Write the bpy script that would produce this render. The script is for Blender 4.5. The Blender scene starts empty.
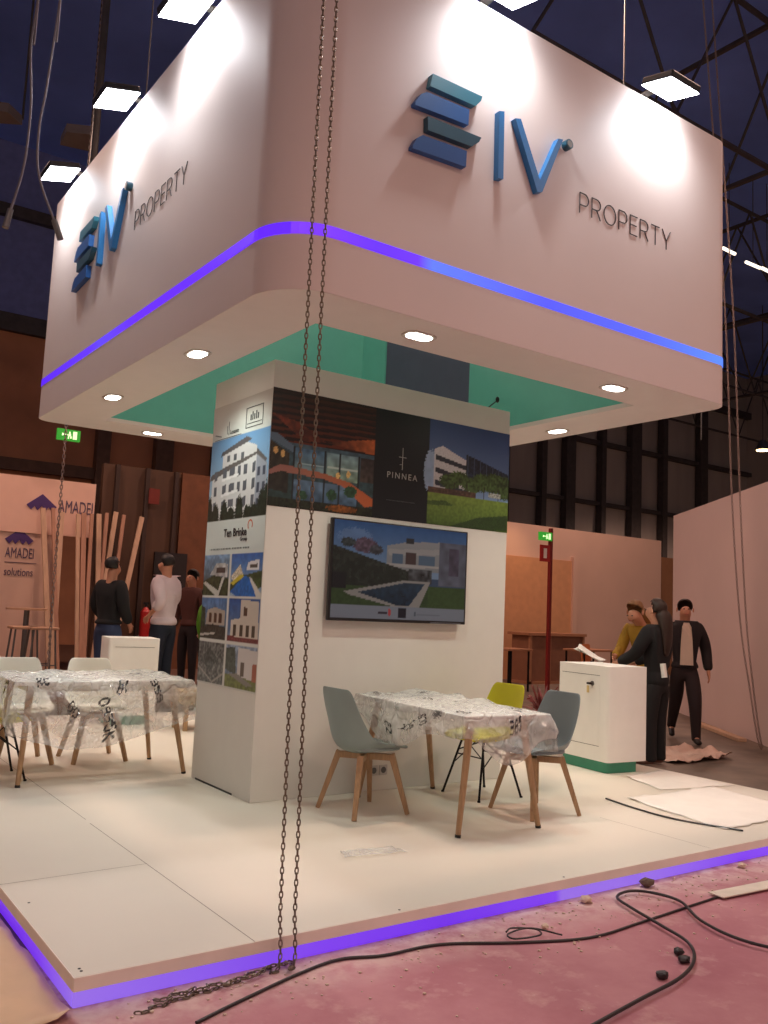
import bpy, bmesh, math, random
import numpy as np
from mathutils import Vector, Matrix, noise
random.seed(4)
PI = math.pi
scn = bpy.context.scene
COL = scn.collection

# ------------------------------------------------------------------ camera
CP = np.array([-1.0962, -3.3783, 1.5]); YAW, PITCH, ROLL, FPX = 0.6155, 0.1095, 0.0436, 881.64
_fw = np.array([math.sin(YAW)*math.cos(PITCH), math.cos(YAW)*math.cos(PITCH), math.sin(PITCH)])
_r = np.array([math.cos(YAW), -math.sin(YAW), 0.0]); _u = np.cross(_r, _fw)
_r2 = math.cos(ROLL)*_r + math.sin(ROLL)*_u; _u2 = -math.sin(ROLL)*_r + math.cos(ROLL)*_u
cd = bpy.data.cameras.new('camera'); cam = bpy.data.objects.new('camera', cd); COL.objects.link(cam)
cd.sensor_fit = 'VERTICAL'; cd.sensor_height = 24; cd.lens = FPX/1024*24; cd.clip_end = 200
M = Matrix.Identity(4)
for i in range(3):
    M[i][0] = _r2[i]; M[i][1] = _u2[i]; M[i][2] = -_fw[i]; M[i][3] = CP[i]
cam.matrix_world = M; scn.camera = cam

def _ray(u, v):
    return _fw + (u-384)/FPX*_r2 - (v-512)/FPX*_u2
def on(axis, val, u, v):          # measured point of the photo on a known plane of the place
    q = _ray(u, v); a = 'xyz'.index(axis); t = (val-CP[a])/q[a]
    return Vector(CP + t*q)

# ------------------------------------------------------------------ materials
def lin(c):
    return tuple((x/255/12.92 if x/255 <= .04045 else ((x/255+.055)/1.055)**2.4) for x in c)
MATS = {}
def mat(name, rgb, rough=.6, metal=0, var=.06, scale=6, bump=0, emit=None, estr=0, coat=0, stretch=None, spec=None, trans=0, sheen=0):
    if name in MATS: return MATS[name]
    m = bpy.data.materials.new(name); m.use_nodes = True; nt = m.node_tree; b = nt.nodes['Principled BSDF']
    c = lin(rgb)
    b.inputs['Roughness'].default_value = rough; b.inputs['Metallic'].default_value = metal
    b.inputs['Coat Weight'].default_value = coat
    if spec is not None: b.inputs['Specular IOR Level'].default_value = spec
    tc = nt.nodes.new('ShaderNodeTexCoord'); mp = nt.nodes.new('ShaderNodeMapping'); nz = nt.nodes.new('ShaderNodeTexNoise')
    nt.links.new(tc.outputs['Object'], mp.inputs[0]); nt.links.new(mp.outputs[0], nz.inputs['Vector'])
    if stretch: mp.inputs['Scale'].default_value = stretch
    nz.inputs['Scale'].default_value = scale; nz.inputs['Detail'].default_value = 4
    rp = nt.nodes.new('ShaderNodeValToRGB'); nt.links.new(nz.outputs['Fac'], rp.inputs[0])
    rp.color_ramp.elements[0].position = .3; rp.color_ramp.elements[1].position = .7
    rp.color_ramp.elements[0].color = (*[x*(1-var) for x in c], 1)
    rp.color_ramp.elements[1].color = (*[min(1, x*(1+var)) for x in c], 1)
    nt.links.new(rp.outputs[0], b.inputs['Base Color'])
    if bump:
        bp = nt.nodes.new('ShaderNodeBump'); bp.inputs['Strength'].default_value = bump; bp.inputs['Distance'].default_value = .01
        nt.links.new(nz.outputs['Fac'], bp.inputs['Height']); nt.links.new(bp.outputs[0], b.inputs['Normal'])
    if emit:
        b.inputs['Emission Color'].default_value = (*lin(emit), 1); b.inputs['Emission Strength'].default_value = estr
    MATS[name] = m; return m

def picture_mat(name, rough=.35, emis=0):
    m = bpy.data.materials.new(name); m.use_nodes = True; nt = m.node_tree; b = nt.nodes['Principled BSDF']
    a = nt.nodes.new('ShaderNodeAttribute'); a.attribute_name = 'print'
    b.inputs['Roughness'].default_value = rough
    nt.links.new(a.outputs['Color'], b.inputs['Base Color'])
    if emis:
        b.inputs['Emission Strength'].default_value = emis; nt.links.new(a.outputs['Color'], b.inputs['Emission Color'])
    return m

# ------------------------------------------------------------------ mesh helpers
def link(name, me, m=None, parent=None):
    o = bpy.data.objects.new(name, me); COL.objects.link(o)
    if m is not None:
        for mm in (m if isinstance(m, (list, tuple)) else [m]): me.materials.append(mm)
    if parent is not None: o.parent = parent
    return o
def obj(name, bm, m, parent=None, smooth=False):
    me = bpy.data.meshes.new(name)
    bmesh.ops.recalc_face_normals(bm, faces=bm.faces)
    bm.to_mesh(me); bm.free()
    if smooth:
        for p in me.polygons: p.use_smooth = True
        me.set_sharp_from_angle(angle=math.radians(40))
    return link(name, me, m, parent)
def tag(o, label=None, cat=None, group=None, kind=None):
    if label: o['label'] = label
    if cat: o['category'] = cat
    if group: o['group'] = group
    if kind: o['kind'] = kind
    return o
def thing(name, label, cat, loc=(0, 0, 0), rz=0, group=None):
    o = bpy.data.objects.new(name, None); COL.objects.link(o); o.location = loc; o.rotation_euler = (0, 0, rz)
    return tag(o, label, cat, group)
def box(bm, lo, hi, bev=0, mtx=None):
    g = bmesh.ops.create_cube(bm, size=1); vs = g['verts']
    for v in vs:
        v.co = Vector(((lo[i]+hi[i])/2 + v.co[i]*(hi[i]-lo[i]) for i in range(3)))
    if bev:
        es = list({e for v in vs for e in v.link_edges})
        r = bmesh.ops.bevel(bm, geom=es, offset=bev, segments=2, affect='EDGES', profile=.5)
        vs = list({v for f in r['faces'] for v in f.verts} | {v for v in vs if v.is_valid})
    if mtx is not None:
        for v in vs: v.co = mtx @ v.co
    return vs
def B(lo, hi, bev=0):
    bm = bmesh.new(); box(bm, lo, hi, bev); return bm
def tube(bm, a, b, r0, r1=None, seg=10, sq=False):
    a, b = Vector(a), Vector(b); r1 = r0 if r1 is None else r1
    d = b-a; q = d.to_track_quat('Z', 'Y').to_matrix().to_4x4()
    if sq: seg = 4
    mtx = Matrix.Translation((a+b)/2) @ q @ (Matrix.Rotation(PI/4, 4, 'Z') if sq else Matrix.Identity(4))
    bmesh.ops.create_cone(bm, cap_ends=True, segments=seg, radius1=r0, radius2=r1, depth=d.length, matrix=mtx)
def T(*a, **k):
    bm = bmesh.new(); tube(bm, *a, **k); return bm
def prism(bm, pts, f0, f1):
    """closed outline (list of 2-d points) pushed between two mappings f(p)->3-d"""
    v0 = [bm.verts.new(f0(p)) for p in pts]; v1 = [bm.verts.new(f1(p)) for p in pts]; n = len(pts)
    bm.faces.new(v0); bm.faces.new(list(reversed(v1)))
    for i in range(n): bm.faces.new((v0[i], v1[i], v1[(i+1) % n], v0[(i+1) % n]))
def sweep(bm, pts, r, seg=8, closed=False):
    pts = [Vector(p) for p in pts]; rings = []
    n = len(pts); up = Vector((0, 0, 1))
    for i, p in enumerate(pts):
        d = (pts[min(i+1, n-1)]-pts[max(i-1, 0)])
        if d.length < 1e-9: d = Vector((0, 0, 1))
        d.normalize()
        a = d.cross(Vector((.31, .17, 1)) if abs(d.z) < .9 else Vector((1, .1, 0))).normalized(); b = d.cross(a)
        rr = r[i] if isinstance(r, (list, tuple)) else r
        rings.append([bm.verts.new(p+a*rr*math.cos(2*PI*k/seg)+b*rr*math.sin(2*PI*k/seg)) for k in range(seg)])
    for i in range(n-1):
        for k in range(seg):
            bm.faces.new((rings[i][k], rings[i][(k+1) % seg], rings[i+1][(k+1) % seg], rings[i+1][k]))
    bm.faces.new(rings[0]); bm.faces.new(list(reversed(rings[-1])))
def smooth_path(pts, n=8):
    P = [Vector(p) for p in pts]; P = [P[0]*2-P[1]] + P + [P[-1]*2-P[-2]]; out = []
    for i in range(1, len(P)-2):
        for k in range(n):
            t = k/n; a, b, c, d = P[i-1:i+3]
            out.append(.5*((2*b)+(c-a)*t+(2*a-5*b+4*c-d)*t*t+(-a+3*b-3*c+d)*t**3))
    out.append(P[-2]); return out
def rrect(x0, y0, x1, y1, r, n=8):
    o = []
    rs = r if isinstance(r, (tuple, list)) else (r,)*4
    for r, sx, sy, a0 in ((rs[0], 1, 1, 0), (rs[1], 0, 1, 90), (rs[2], 0, 0, 180), (rs[3], 1, 0, 270)):
        cx = x1-r if sx else x0+r; cy = y1-r if sy else y0+r
        for k in range(n+1):
            a = math.radians(a0+90*k/n); o.append((cx+r*math.cos(a), cy+r*math.sin(a)))
    return o
def copy_tree(o, parent=None):
    c = o.copy(); COL.objects.link(c)
    if parent is not None: c.parent = parent
    for ch in list(o.children): copy_tree(ch, c)
    return c
def text_obj(name, s, size, m, parent, mtx, thick=0.0, depth=.002, align='LEFT', space=1.0):
    cu = bpy.data.curves.new('tmp', 'FONT'); cu.body = s; cu.size = size; cu.offset = thick; cu.extrude = depth; cu.align_x = align
    cu.space_character = space; cu.resolution_u = 3
    t = bpy.data.objects.new('tmp', cu); COL.objects.link(t)
    bpy.context.view_layer.update()
    me = bpy.data.meshes.new_from_object(t.evaluated_get(bpy.context.evaluated_depsgraph_get()))
    bpy.data.objects.remove(t)
    me.transform(mtx); me.materials.clear()
    return link(name, me, m, parent)
def frame(o, xd, yd):            # matrix whose local x,y lie along xd,yd (3-d)
    x, y = Vector(xd).normalized(), Vector(yd).normalized(); z = x.cross(y)
    m = Matrix.Identity(4)
    for i in range(3): m[i][0], m[i][1], m[i][2], m[i][3] = x[i], y[i], z[i], o[i]
    return m

# ------------------------------------------------------------------ small painter for printed pictures
class Canvas:
    def __init__(s, w, h, c=(255, 255, 255)):
        s.w, s.h = w, h; s.a = np.ones((h, w, 3))*np.array(c, float)
        s.U, s.V = np.meshgrid((np.arange(w))/(w-1), (np.arange(h))/(h-1))
        rs = np.random.RandomState(3); s.rs = rs
    def mask(s, pts):
        m = np.zeros((s.h, s.w), bool); n = len(pts); j = n-1
        for i in range(n):
            x0, y0 = pts[i]; x1, y1 = pts[j]
            if y0 != y1:
                c = ((y0 > s.V) != (y1 > s.V)) & (s.U < (x1-x0)*(s.V-y0)/(y1-y0)+x0); m ^= c
            j = i
        return m
    def put(s, m, c, c2=None, axis='v', nz=0, cell=1):
        if not m.any(): return
        c = np.array(c, float)
        if c2 is not None:
            X = s.V if axis == 'v' else s.U; lo, hi = X[m].min(), X[m].max(); t = ((X-lo)/max(1e-6, hi-lo))[..., None]
            c = c*(1-t)+np.array(c2, float)*t
        else: c = np.ones_like(s.a)*c
        if nz:
            k = s.rs.rand(s.h//cell+3, s.w//cell+3); yy, xx = np.arange(s.h)/cell, np.arange(s.w)/cell; yi, xi = yy.astype(int), xx.astype(int); fy, fx = (yy-yi)[:, None], (xx-xi)[None, :]
            k = (k[yi][:, xi]*(1-fx)+k[yi][:, xi+1]*fx)*(1-fy)+(k[yi+1][:, xi]*(1-fx)+k[yi+1][:, xi+1]*fx)*fy
            c = c*(1+nz*(k[..., None]*2-1))
        s.a[m] = c[m]
    def poly(s, pts, c, c2=None, axis='v', nz=0, cell=1): s.put(s.mask(pts), c, c2, axis, nz, cell)
    def rect(s, u0, v0, u1, v1, c, c2=None, axis='v', nz=0, cell=1):
        s.put((s.U >= u0) & (s.U <= u1) & (s.V >= v0) & (s.V <= v1), c, c2, axis, nz, cell)
    def blob(s, u, v, ru, rv, c, nz=.3, cell=2, rag=.25):
        d = ((s.U-u)/ru)**2+((s.V-v)/rv)**2 + (s.rs.rand(s.h, s.w)-.5)*rag*2
        s.put(d < 1, c, nz=nz, cell=cell)
    def line(s, p, q, w, c):
        (x0, y0), (x1, y1) = p, q; ar = s.w/s.h*1.0
        dx, dy = (x1-x0)*ar, y1-y0; L = max(1e-9, dx*dx+dy*dy)
        t = np.clip((((s.U-x0)*ar)*dx+(s.V-y0)*dy)/L, 0, 1)
        d = np.hypot((s.U-x0)*ar-t*dx, s.V-y0-t*dy); s.put(d < w, c)
    def mesh(s, name, f, m, parent):
        w, h = s.w, s.h
        vs = [tuple(f(i/(w-1), j/(h-1))) for j in range(h) for i in range(w)]
        fs = [(j*w+i, j*w+i+1, (j+1)*w+i+1, (j+1)*w+i) for j in range(h-1) for i in range(w-1)]
        me = bpy.data.meshes.new(name); me.from_pydata(vs, [], fs)
        at = me.color_attributes.new('print', 'FLOAT_COLOR', 'POINT')
        c = np.clip(s.a/255, 0, 1); c = np.where(c <= .04045, c/12.92, ((c+.055)/1.055)**2.4)
        rgba = np.ones((h*w, 4)); rgba[:, :3] = c.reshape(-1, 3); at.data.foreach_set('color', rgba.ravel().astype(np.float32))
        return link(name, me, m, parent)

# ------------------------------------------------------------------ palette
WHITE = mat('white_laminate', (238, 236, 230), .45, var=.02)
FASC = mat('canopy_white_vinyl', (230, 218, 212), .6, var=.015, scale=2)
SOFF = mat('soffit_white', (226, 222, 218), .7, var=.015)
GREEN = mat('teal_green_board', (98, 188, 174), .6, var=.03)
DARKCLOTH = mat('dark_slate_cloth', (78, 90, 112), .9, var=.05)
BLACKM = mat('black_metal', (24, 23, 23), .4, metal=.6)
BLACK = mat('black_plastic', (22, 22, 24), .35)
WOOD = mat('beech_wood', (172, 138, 102), .5, var=.18, scale=9, stretch=(8, 8, 1))
STEEL = mat('dull_steel', (128, 116, 100), .42, metal=.85, var=.25, scale=30)
GREYM = mat('grey_metal', (120, 118, 116), .4, metal=.7)

# ================================================================== SETTING
def mat_floor():
    m = bpy.data.materials.new('dusty_red_floor'); m.use_nodes = True; nt = m.node_tree; b = nt.nodes['Principled BSDF']
    tc = nt.nodes.new('ShaderNodeTexCoord')
    def nzr(scale, lo, hi, det=6):
        n = nt.nodes.new('ShaderNodeTexNoise'); n.inputs['Scale'].default_value = scale; n.inputs['Detail'].default_value = det
        n.inputs['Roughness'].default_value = .65
        nt.links.new(tc.outputs['Object'], n.inputs['Vector']); r = nt.nodes.new('ShaderNodeMapRange')
        r.inputs[1].default_value = lo; r.inputs[2].default_value = hi; nt.links.new(n.outputs['Fac'], r.inputs[0]); return r.outputs[0]
    def mix(f, a, c):
        x = nt.nodes.new('ShaderNodeMix'); x.data_type = 'RGBA'; nt.links.new(f, x.inputs[0])
        if isinstance(a, tuple): x.inputs[6].default_value = (*lin(a), 1)
        else: nt.links.new(a, x.inputs[6])
        x.inputs[7].default_value = (*lin(c), 1); return x.outputs[2]
    c = mix(nzr(1.3, .35, .68), (172, 104, 116), (196, 136, 142))
    c = mix(nzr(3.1, .55, .8), c, (222, 184, 176))
    c = mix(nzr(14, .66, .8, 8), c, (226, 206, 196))
    c = mix(nzr(2.2, .66, .78, 8), c, (150, 126, 92))
    sy = nt.nodes.new('ShaderNodeSeparateXYZ'); nt.links.new(tc.outputs['Object'], sy.inputs[0]); my = nt.nodes.new('ShaderNodeMapRange'); my.inputs[1].default_value = -.38; my.inputs[2].default_value = 0; nt.links.new(sy.outputs[1], my.inputs[0])
    mu = nt.nodes.new('ShaderNodeMath'); mu.operation = 'MULTIPLY'; nt.links.new(my.outputs[0], mu.inputs[0]); nt.links.new(nzr(7, .35, .6, 9), mu.inputs[1])
    c = mix(mu.outputs[0], c, (222, 198, 190))
    nt.links.new(c, b.inputs['Base Color']); b.inputs['Roughness'].default_value = .75
    return m
HALLFLOOR = mat('grey_brown_hall_floor', (112, 96, 84), .6, var=.25, scale=2.5)
tag(obj('floor', B((-14, -8, -.1), (36, 21, 0)), HALLFLOOR), 'grey brown exhibition hall floor', kind='structure')
tag(obj('floor_red', B((-14, -8, 0), (14, .6, .004)), mat_floor()), 'dusty red aisle floor in front of the white platform', kind='structure')
HWALL = mat('dark_hall_wall', (160, 150, 142), .8, var=.15, scale=1, stretch=(1, 1, .2))
HLIT = mat('warm_lit_hall_wall', (182, 122, 86), .7, var=.25, scale=.7)  # warm light on the left hall wall, put into the brown base colour
HTOP = mat('navy_hall_wall', (112, 122, 176), .8, var=.1)
HY = 20.0
tag(obj('wall_back', B((-14, HY, 0), (36, HY+.2, 14)), HWALL), 'dark hall wall far behind the stands', kind='structure')
bm = B((-14, HY-.06, 0), (14.4, HY-.001, 8.1))
tag(obj('wall_back_warm_lit', bm, HLIT), 'lower part of the hall wall, warm light put into its brown colour', kind='structure')
tag(obj('wall_back_upper', B((-14, HY-.05, 8.4), (14.4, HY-.001, 14)), HTOP), 'navy upper part of the hall wall', kind='structure')
tag(obj('wall_right', B((36, -8, 0), (36.2, 21, 14)), HWALL), 'dark hall wall at the far end', kind='structure')
tag(obj('ceiling', B((-14, -8, 13), (36, 21, 13.2)), mat('haze_blue_ceiling', (112, 142, 235), .9, var=.25, scale=.25)), 'dark hall roof, lamp haze put into its navy colour', kind='structure')  # bluish lamp haze under the roof is put into the ceiling colour
DKST = mat('dark_steelwork', (66, 60, 58), .6, var=.2)
BRST = mat('brown_steelwork', (96, 66, 48), .6, var=.2)
# wall columns and girts
for k, (x, w, m_) in enumerate([(5.9, .35, BRST), (7.5, .5, BRST), (9.2, .4, BRST), (11.5, .5, BRST), (14.5, .3, DKST), (17.2, .5, DKST), (18.9, .25, DKST),
                               (20.2, .45, DKST), (22.3, .25, DKST), (23.6, .5, DKST), (25.6, .25, DKST), (27.4, .6, DKST), (29.4, .3, DKST), (32, .5, DKST)]):
    tag(obj('column', B((x, HY-.35, 0), (x+w, HY-.06, 13)), m_), 'tall dark steel column against the hall wall', 'column', 'wall columns of the hall', 'structure')
for z, h, x0, x1, m_ in ((4.55, .3, -14, 14.4, BRST), (8.05, .45, -14, 14.4, DKST), (8.3, .18, 14.4, 36, DKST), (5.9, .15, 14.4, 36, DKST), (11, .3, -14, 36, DKST)):
    tag(obj('beam', B((x0, HY-.25, z), (x1, HY-.02, z+h)), m_), 'horizontal steel girt along the hall wall', 'beam', 'girts of the hall wall', 'structure')
# roof trusses
def truss(y, x0, x1, z0, z1, n):
    bm = bmesh.new()
    tube(bm, (x0, y, z0), (x1, y, z0), .05, seg=6); tube(bm, (x0, y, z1), (x1, y, z1), .05, seg=6)
    for k in range(n):
        xa, xb = x0+(x1-x0)*k/n, x0+(x1-x0)*(k+1)/n; xm = (xa+xb)/2
        tube(bm, (xa, y, z0), (xm, y, z1), .028, seg=6); tube(bm, (xm, y, z1), (xb, y, z0), .028, seg=6)
    return obj('roof_truss', bm, DKST)
for y in (1.0, 5, 9.5, 14, 18.5):
    tag(truss(y, 7 if y < 9 else 12, 36, 9.6, 12.4, 9 if y < 9 else 8), 'dark steel roof truss spanning the hall', 'truss', 'roof trusses', 'structure')
for x in (13, 20, 27):
    bm = bmesh.new(); tube(bm, (x, -8, 9.6), (x, 20, 9.6), .06, seg=6); tube(bm, (x, -8, 12.4), (x, 20, 12.4), .06, seg=6)
    for k in range(10):
        tube(bm, (x, -8+2.8*k, 9.6), (x, -6.6+2.8*k, 12.4), .028, seg=6); tube(bm, (x, -6.6+2.8*k, 12.4), (x, -5.2+2.8*k, 9.6), .028, seg=6)
    tag(obj('roof_truss', bm, DKST), 'dark steel roof truss running away from view', 'truss', 'roof trusses', 'structure')

# ================================================================== PLATFORM
H = .112; PX, PY = 6.05, 7.25
PLAT = mat('platform_white_board', (228, 222, 208), .38, var=.03, scale=1.2)
EDGE = mat('platform_edge_trim', (248, 238, 226), .6, var=.04)
pf = thing('platform', 'low white raised stand platform with glowing violet light strip under its edge', 'platform', (0, 0, 0))
obj('deck', B((.004, .004, .058), (PX, PY, H)), PLAT, pf)
obj('edge_trim', B((0, -.001, .062), (PX, .012, H-.001)), EDGE, pf); obj('edge_trim', B((-.001, .012, .062), (.012, PY, H-.001)), EDGE, pf)
obj('plinth', B((.05, .05, .004), (PX-.05, PY-.05, .058)), WHITE, pf)
def led_mat(name, stops, axis, strength, span):
    m = bpy.data.materials.new(name); m.use_nodes = True; nt = m.node_tree; b = nt.nodes['Principled BSDF']
    tc = nt.nodes.new('ShaderNodeTexCoord'); sp = nt.nodes.new('ShaderNodeSeparateXYZ'); nt.links.new(tc.outputs['Object'], sp.inputs[0])
    mr = nt.nodes.new('ShaderNodeMapRange'); mr.inputs[1].default_value = span[0]; mr.inputs[2].default_value = span[1]
    nt.links.new(sp.outputs[axis], mr.inputs[0]); rp = nt.nodes.new('ShaderNodeValToRGB'); nt.links.new(mr.outputs[0], rp.inputs[0])
    while len(rp.color_ramp.elements) < len(stops): rp.color_ramp.elements.new(.5)
    for e, (p, c) in zip(rp.color_ramp.elements, stops): e.position = p; e.color = (*lin(c), 1)
    b.inputs['Base Color'].default_value = (.1, .08, .3, 1); b.inputs['Roughness'].default_value = .4
    nt.links.new(rp.outputs[0], b.inputs['Emission Color']); b.inputs['Emission Strength'].default_value = strength
    return m
V1, V2, V3 = (114, 50, 228), (100, 28, 222), (140, 102, 220)
LP = led_mat('violet_led_front', [(0, V3), (.18, V1), (.3, V2), (.42, V1), (.425, V3), (.55, V3), (.7, V1), (1, (130, 70, 245))], 0, 1.0, (0, 6))
LPs = led_mat('violet_led_side', [(0, V3), (.12, V1), (.3, V2), (1, V1)], 1, 1.0, (0, 4))
obj('light_strip', B((.003, .001, .006), (3.2, .02, .0615)), LP, pf); obj('light_strip', B((3.205, .001, .006), (PX, .02, .0615)), LP, pf)
obj('light_strip', B((.001, .021, .006), (.02, PY, .0615)), LPs, pf)
SEAM = mat('panel_seam', (150, 140, 126), .8)
for a, b_ in (((.735, 0, 0), (.735, 2.2, 0)), ((.0, 1.22, 0), (.74, 1.24, 0)), ((.74, 2.3, 0), (.74, 7.2, 0)), ((3.9, 0.02, 0), (3.9, .9, 0))):
    a, b_ = Vector(a), Vector(b_); d = (b_-a).normalized(); n = Vector((-d.y, d.x, 0))*.0022
    bm = bmesh.new(); vs = [bm.verts.new((p.x, p.y, H+.0008)) for p in (a-n, a+n, b_+n, b_-n)]; bm.faces.new(vs); obj('board_seam', bm, SEAM, pf)
for x, y in ((.04, .05), (.04, .075), (.06, .9), (1.5, .03), (2.6, .03)):
    bm = bmesh.new(); bmesh.ops.create_cone(bm, cap_ends=True, segments=8, radius1=.006, radius2=.006, depth=.002, matrix=Matrix.Translation((x, y, H+.0005))); obj('screw', bm, BLACKM, pf)

# ================================================================== CANOPY
X0, X1, Y0, Y1, ZB, ZL, ZT = 1.150, 5.468, .907, 6.233, 3.320, 3.692, 5.644
OX0, OX1, OY0, OY1 = 1.704, 4.874, 1.439, 5.674
R = (.17, .17, .366, .17)
K = 1.22
def kx(v): return -1.0962+(v+1.0962)*K
def ky(v): return -3.3783+(v+3.3783)*K
def kz(v): return 1.5+(v-1.5)*K
cn = thing('canopy', 'large white hanging canopy box with violet light line and teal green inside', 'canopy', (0, 0, ZB))
def ring_wall(name, x0, y0, x1, y1, r, t, z0, z1, m, parent, n=12):
    bm = bmesh.new(); o = rrect(x0, y0, x1, y1, r, n); i = rrect(x0+t, y0+t, x1-t, y1-t, tuple(max(.001, q-t) for q in r), n); N = len(o)
    rows = [[bm.verts.new((p[0], p[1], z-ZB)) for p in q] for q, z in ((o, z0), (o, z1), (i, z1), (i, z0))]
    for a in range(4):
        b_ = (a+1) % 4
        for k in range(N): bm.faces.new((rows[a][k], rows[a][(k+1) % N], rows[b_][(k+1) % N], rows[b_][k]))
    return obj(name, bm, m, parent, smooth=True)
ring_wall('fascia', X0, Y0, X1, Y1, R, .05, ZB+.002, ZL-.036, FASC, cn)
ring_wall('fascia', X0, Y0, X1, Y1, R, .05, ZL+.036, ZT, FASC, cn)
bm = bmesh.new(); o = rrect(X0+.002, Y0+.002, X1-.002, Y1-.002, R, 12); inn = []
for i, p in enumerate(o):        # point of the rectangular opening belonging to each outline point
    c = i//13; cx, cy = ((OX1, OY1), (OX0, OY1), (OX0, OY0), (OX1, OY0))[c]; inn.append((cx, cy))
vo = [[bm.verts.new((*p, z)) for p in o] for z in (0, .04)]
vi = [[bm.verts.new((*p, z)) for p in ((OX1, OY1), (OX0, OY1), (OX0, OY0), (OX1, OY0))] for z in (0, .04)]
N = len(o)
for k in range(N):
    k2 = (k+1) % N; a, b_ = k//13, k2//13
    for l in (0, 1):
        f = [vo[l][k], vo[l][k2], vi[l][b_]] + ([vi[l][a]] if a != b_ else []); bm.faces.new(f)
    bm.faces.new((vo[0][k], vo[1][k], vo[1][k2], vo[0][k2]))
for a in range(4): bm.faces.new((vi[0][a], vi[0][(a+1) % 4], vi[1][(a+1) % 4], vi[1][a]))
obj('soffit', bm, SOFF, cn)
for lo, hi in (((OX0-.02, OY1, .04), (OX1+.02, OY1+.02, .001+ZT-ZB)), ((OX0-.02, OY0-.02, .04), (OX1+.02, OY0, .001+ZT-ZB)),
               ((OX0-.02, OY0, .04), (OX0, OY1, .001+ZT-ZB))):
    obj('inner_panel', B(lo, hi), GREEN, cn)
obj('inner_panel', B((OX1, OY0, .04), (OX1+.02, ky(2.345), .001+ZT-ZB)), GREEN, cn); obj('inner_panel', B((OX1, ky(3.635), .04), (OX1+.02, OY1, .001+ZT-ZB)), GREEN, cn)
obj('recess_panel', B((OX1+.025, ky(2.3), .04), (OX1+.045, ky(3.68), .001+ZT-ZB)), DARKCLOTH, cn)
LB = led_mat('canopy_led', [(0, V1), (.1, V2), (.16, (82, 14, 250)), (.235, (88, 20, 255)), (.26, (70, 110, 255)), (.5, (50, 70, 250)), (.75, (60, 90, 255)), (1, (70, 130, 255))], 0, 1.25, (kx(.7), kx(4.25)))
LB2 = led_mat('canopy_led_left', [(0, (86, 16, 248)), (.45, (90, 24, 235)), (.62, (84, 60, 250)), (.66, (86, 40, 240)), (1, (74, 6, 225))], 1, 1.2, (ky(.134), ky(4.467)))
# light line: front half and left half
def led_part(name, sel, m):
    bm = bmesh.new(); o = rrect(X0-.004, Y0-.004, X1+.004, Y1+.004, R, 12); N = len(o)
    for k in range(N):
        p, q = o[k], o[(k+1) % N]; mx, my = (p[0]+q[0])/2, (p[1]+q[1])/2
        if sel(mx, my):
            d = Vector((q[0]-p[0], q[1]-p[1], 0)).normalized(); n = Vector((-d.y, d.x, 0))*.045
            a = [bm.verts.new((p[0], p[1], ZL-ZB-.034)), bm.verts.new((q[0], q[1], ZL-ZB-.034)), bm.verts.new((q[0], q[1], ZL-ZB+.034)), bm.verts.new((p[0], p[1], ZL-ZB+.034))]
            c = [bm.verts.new(v.co+n) for v in a]
            bm.faces.new(a); bm.faces.new(c[::-1])
            for i in range(4): bm.faces.new((a[i], c[i], c[(i+1) % 4], a[(i+1) % 4]))
    bmesh.ops.remove_doubles(bm, verts=bm.verts, dist=1e-5)
    return obj(name, bm, m, cn)
led_part('light_line', lambda x, y: not (x < X0+.2 and y > Y0+.1), LB); led_part('light_line', lambda x, y: (x < X0+.2 and y > Y0+.1), LB2)
for x, y in ((1.85, 1.7), (5.0, 1.7), (1.85, 5.6), (5.0, 5.6)):
    tag(obj('hanging_cable', T((x, y, ZT-.1), (x, y, 12.95), .008, seg=6), GREYM), 'thin steel cable holding up the white canopy', 'cable', 'canopy suspension cables')

# ---------------- downlights
GLOW = mat('downlight_glow', (255, 255, 250), .5, emit=(255, 252, 240), estr=14)
TRIM = mat('downlight_trim', (190, 182, 172), .4)
DL = [(.96, 1.56, 1), (.96, 3.11, 1), (1.73, .36, 0), (3.32, .35, 0), (4.07, 1.55, 1), (1.71, 4.27, 0), (4.07, 3.1, 1), (3.3, 4.27, 0)]
DLL = ['rectangular downlight in the left side of the canopy soffit, nearer one', 'rectangular downlight in the left side of the canopy soffit, farther one',
       'rectangular downlight in the canopy soffit right above the chains', 'rectangular downlight in the front soffit near the right corner',
       'rectangular downlight on the right side of the soffit beside the printed tower top', 'rectangular downlight in the back strip of the soffit, left of the tower',
       'rectangular downlight in the soffit hidden behind tower', 'rectangular downlight at the back of the soffit behind tower']
def arealight(name, loc, size, power, color, rot=(0, 0, 0), spread=PI, size_y=None):
    l = bpy.data.lights.new(name, 'AREA'); l.energy = power; l.color = color; l.size = size; l.spread = spread
    if size_y: l.shape = 'RECTANGLE'; l.size_y = size_y
    o = bpy.data.objects.new(name, l); COL.objects.link(o); o.location = loc; o.rotation_euler = rot; return o
def spot(name, loc, target, power, color, angle, blend, rad=.05):
    l = bpy.data.lights.new(name, 'SPOT'); l.energy = power; l.color = color; l.spot_size = angle; l.spot_blend = blend; l.shadow_soft_size = rad
    o = bpy.data.objects.new(name, l); COL.objects.link(o); o.location = loc
    o.rotation_euler = (Vector(target)-Vector(loc)).to_track_quat('-Z', 'Y').to_euler(); return o
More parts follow.
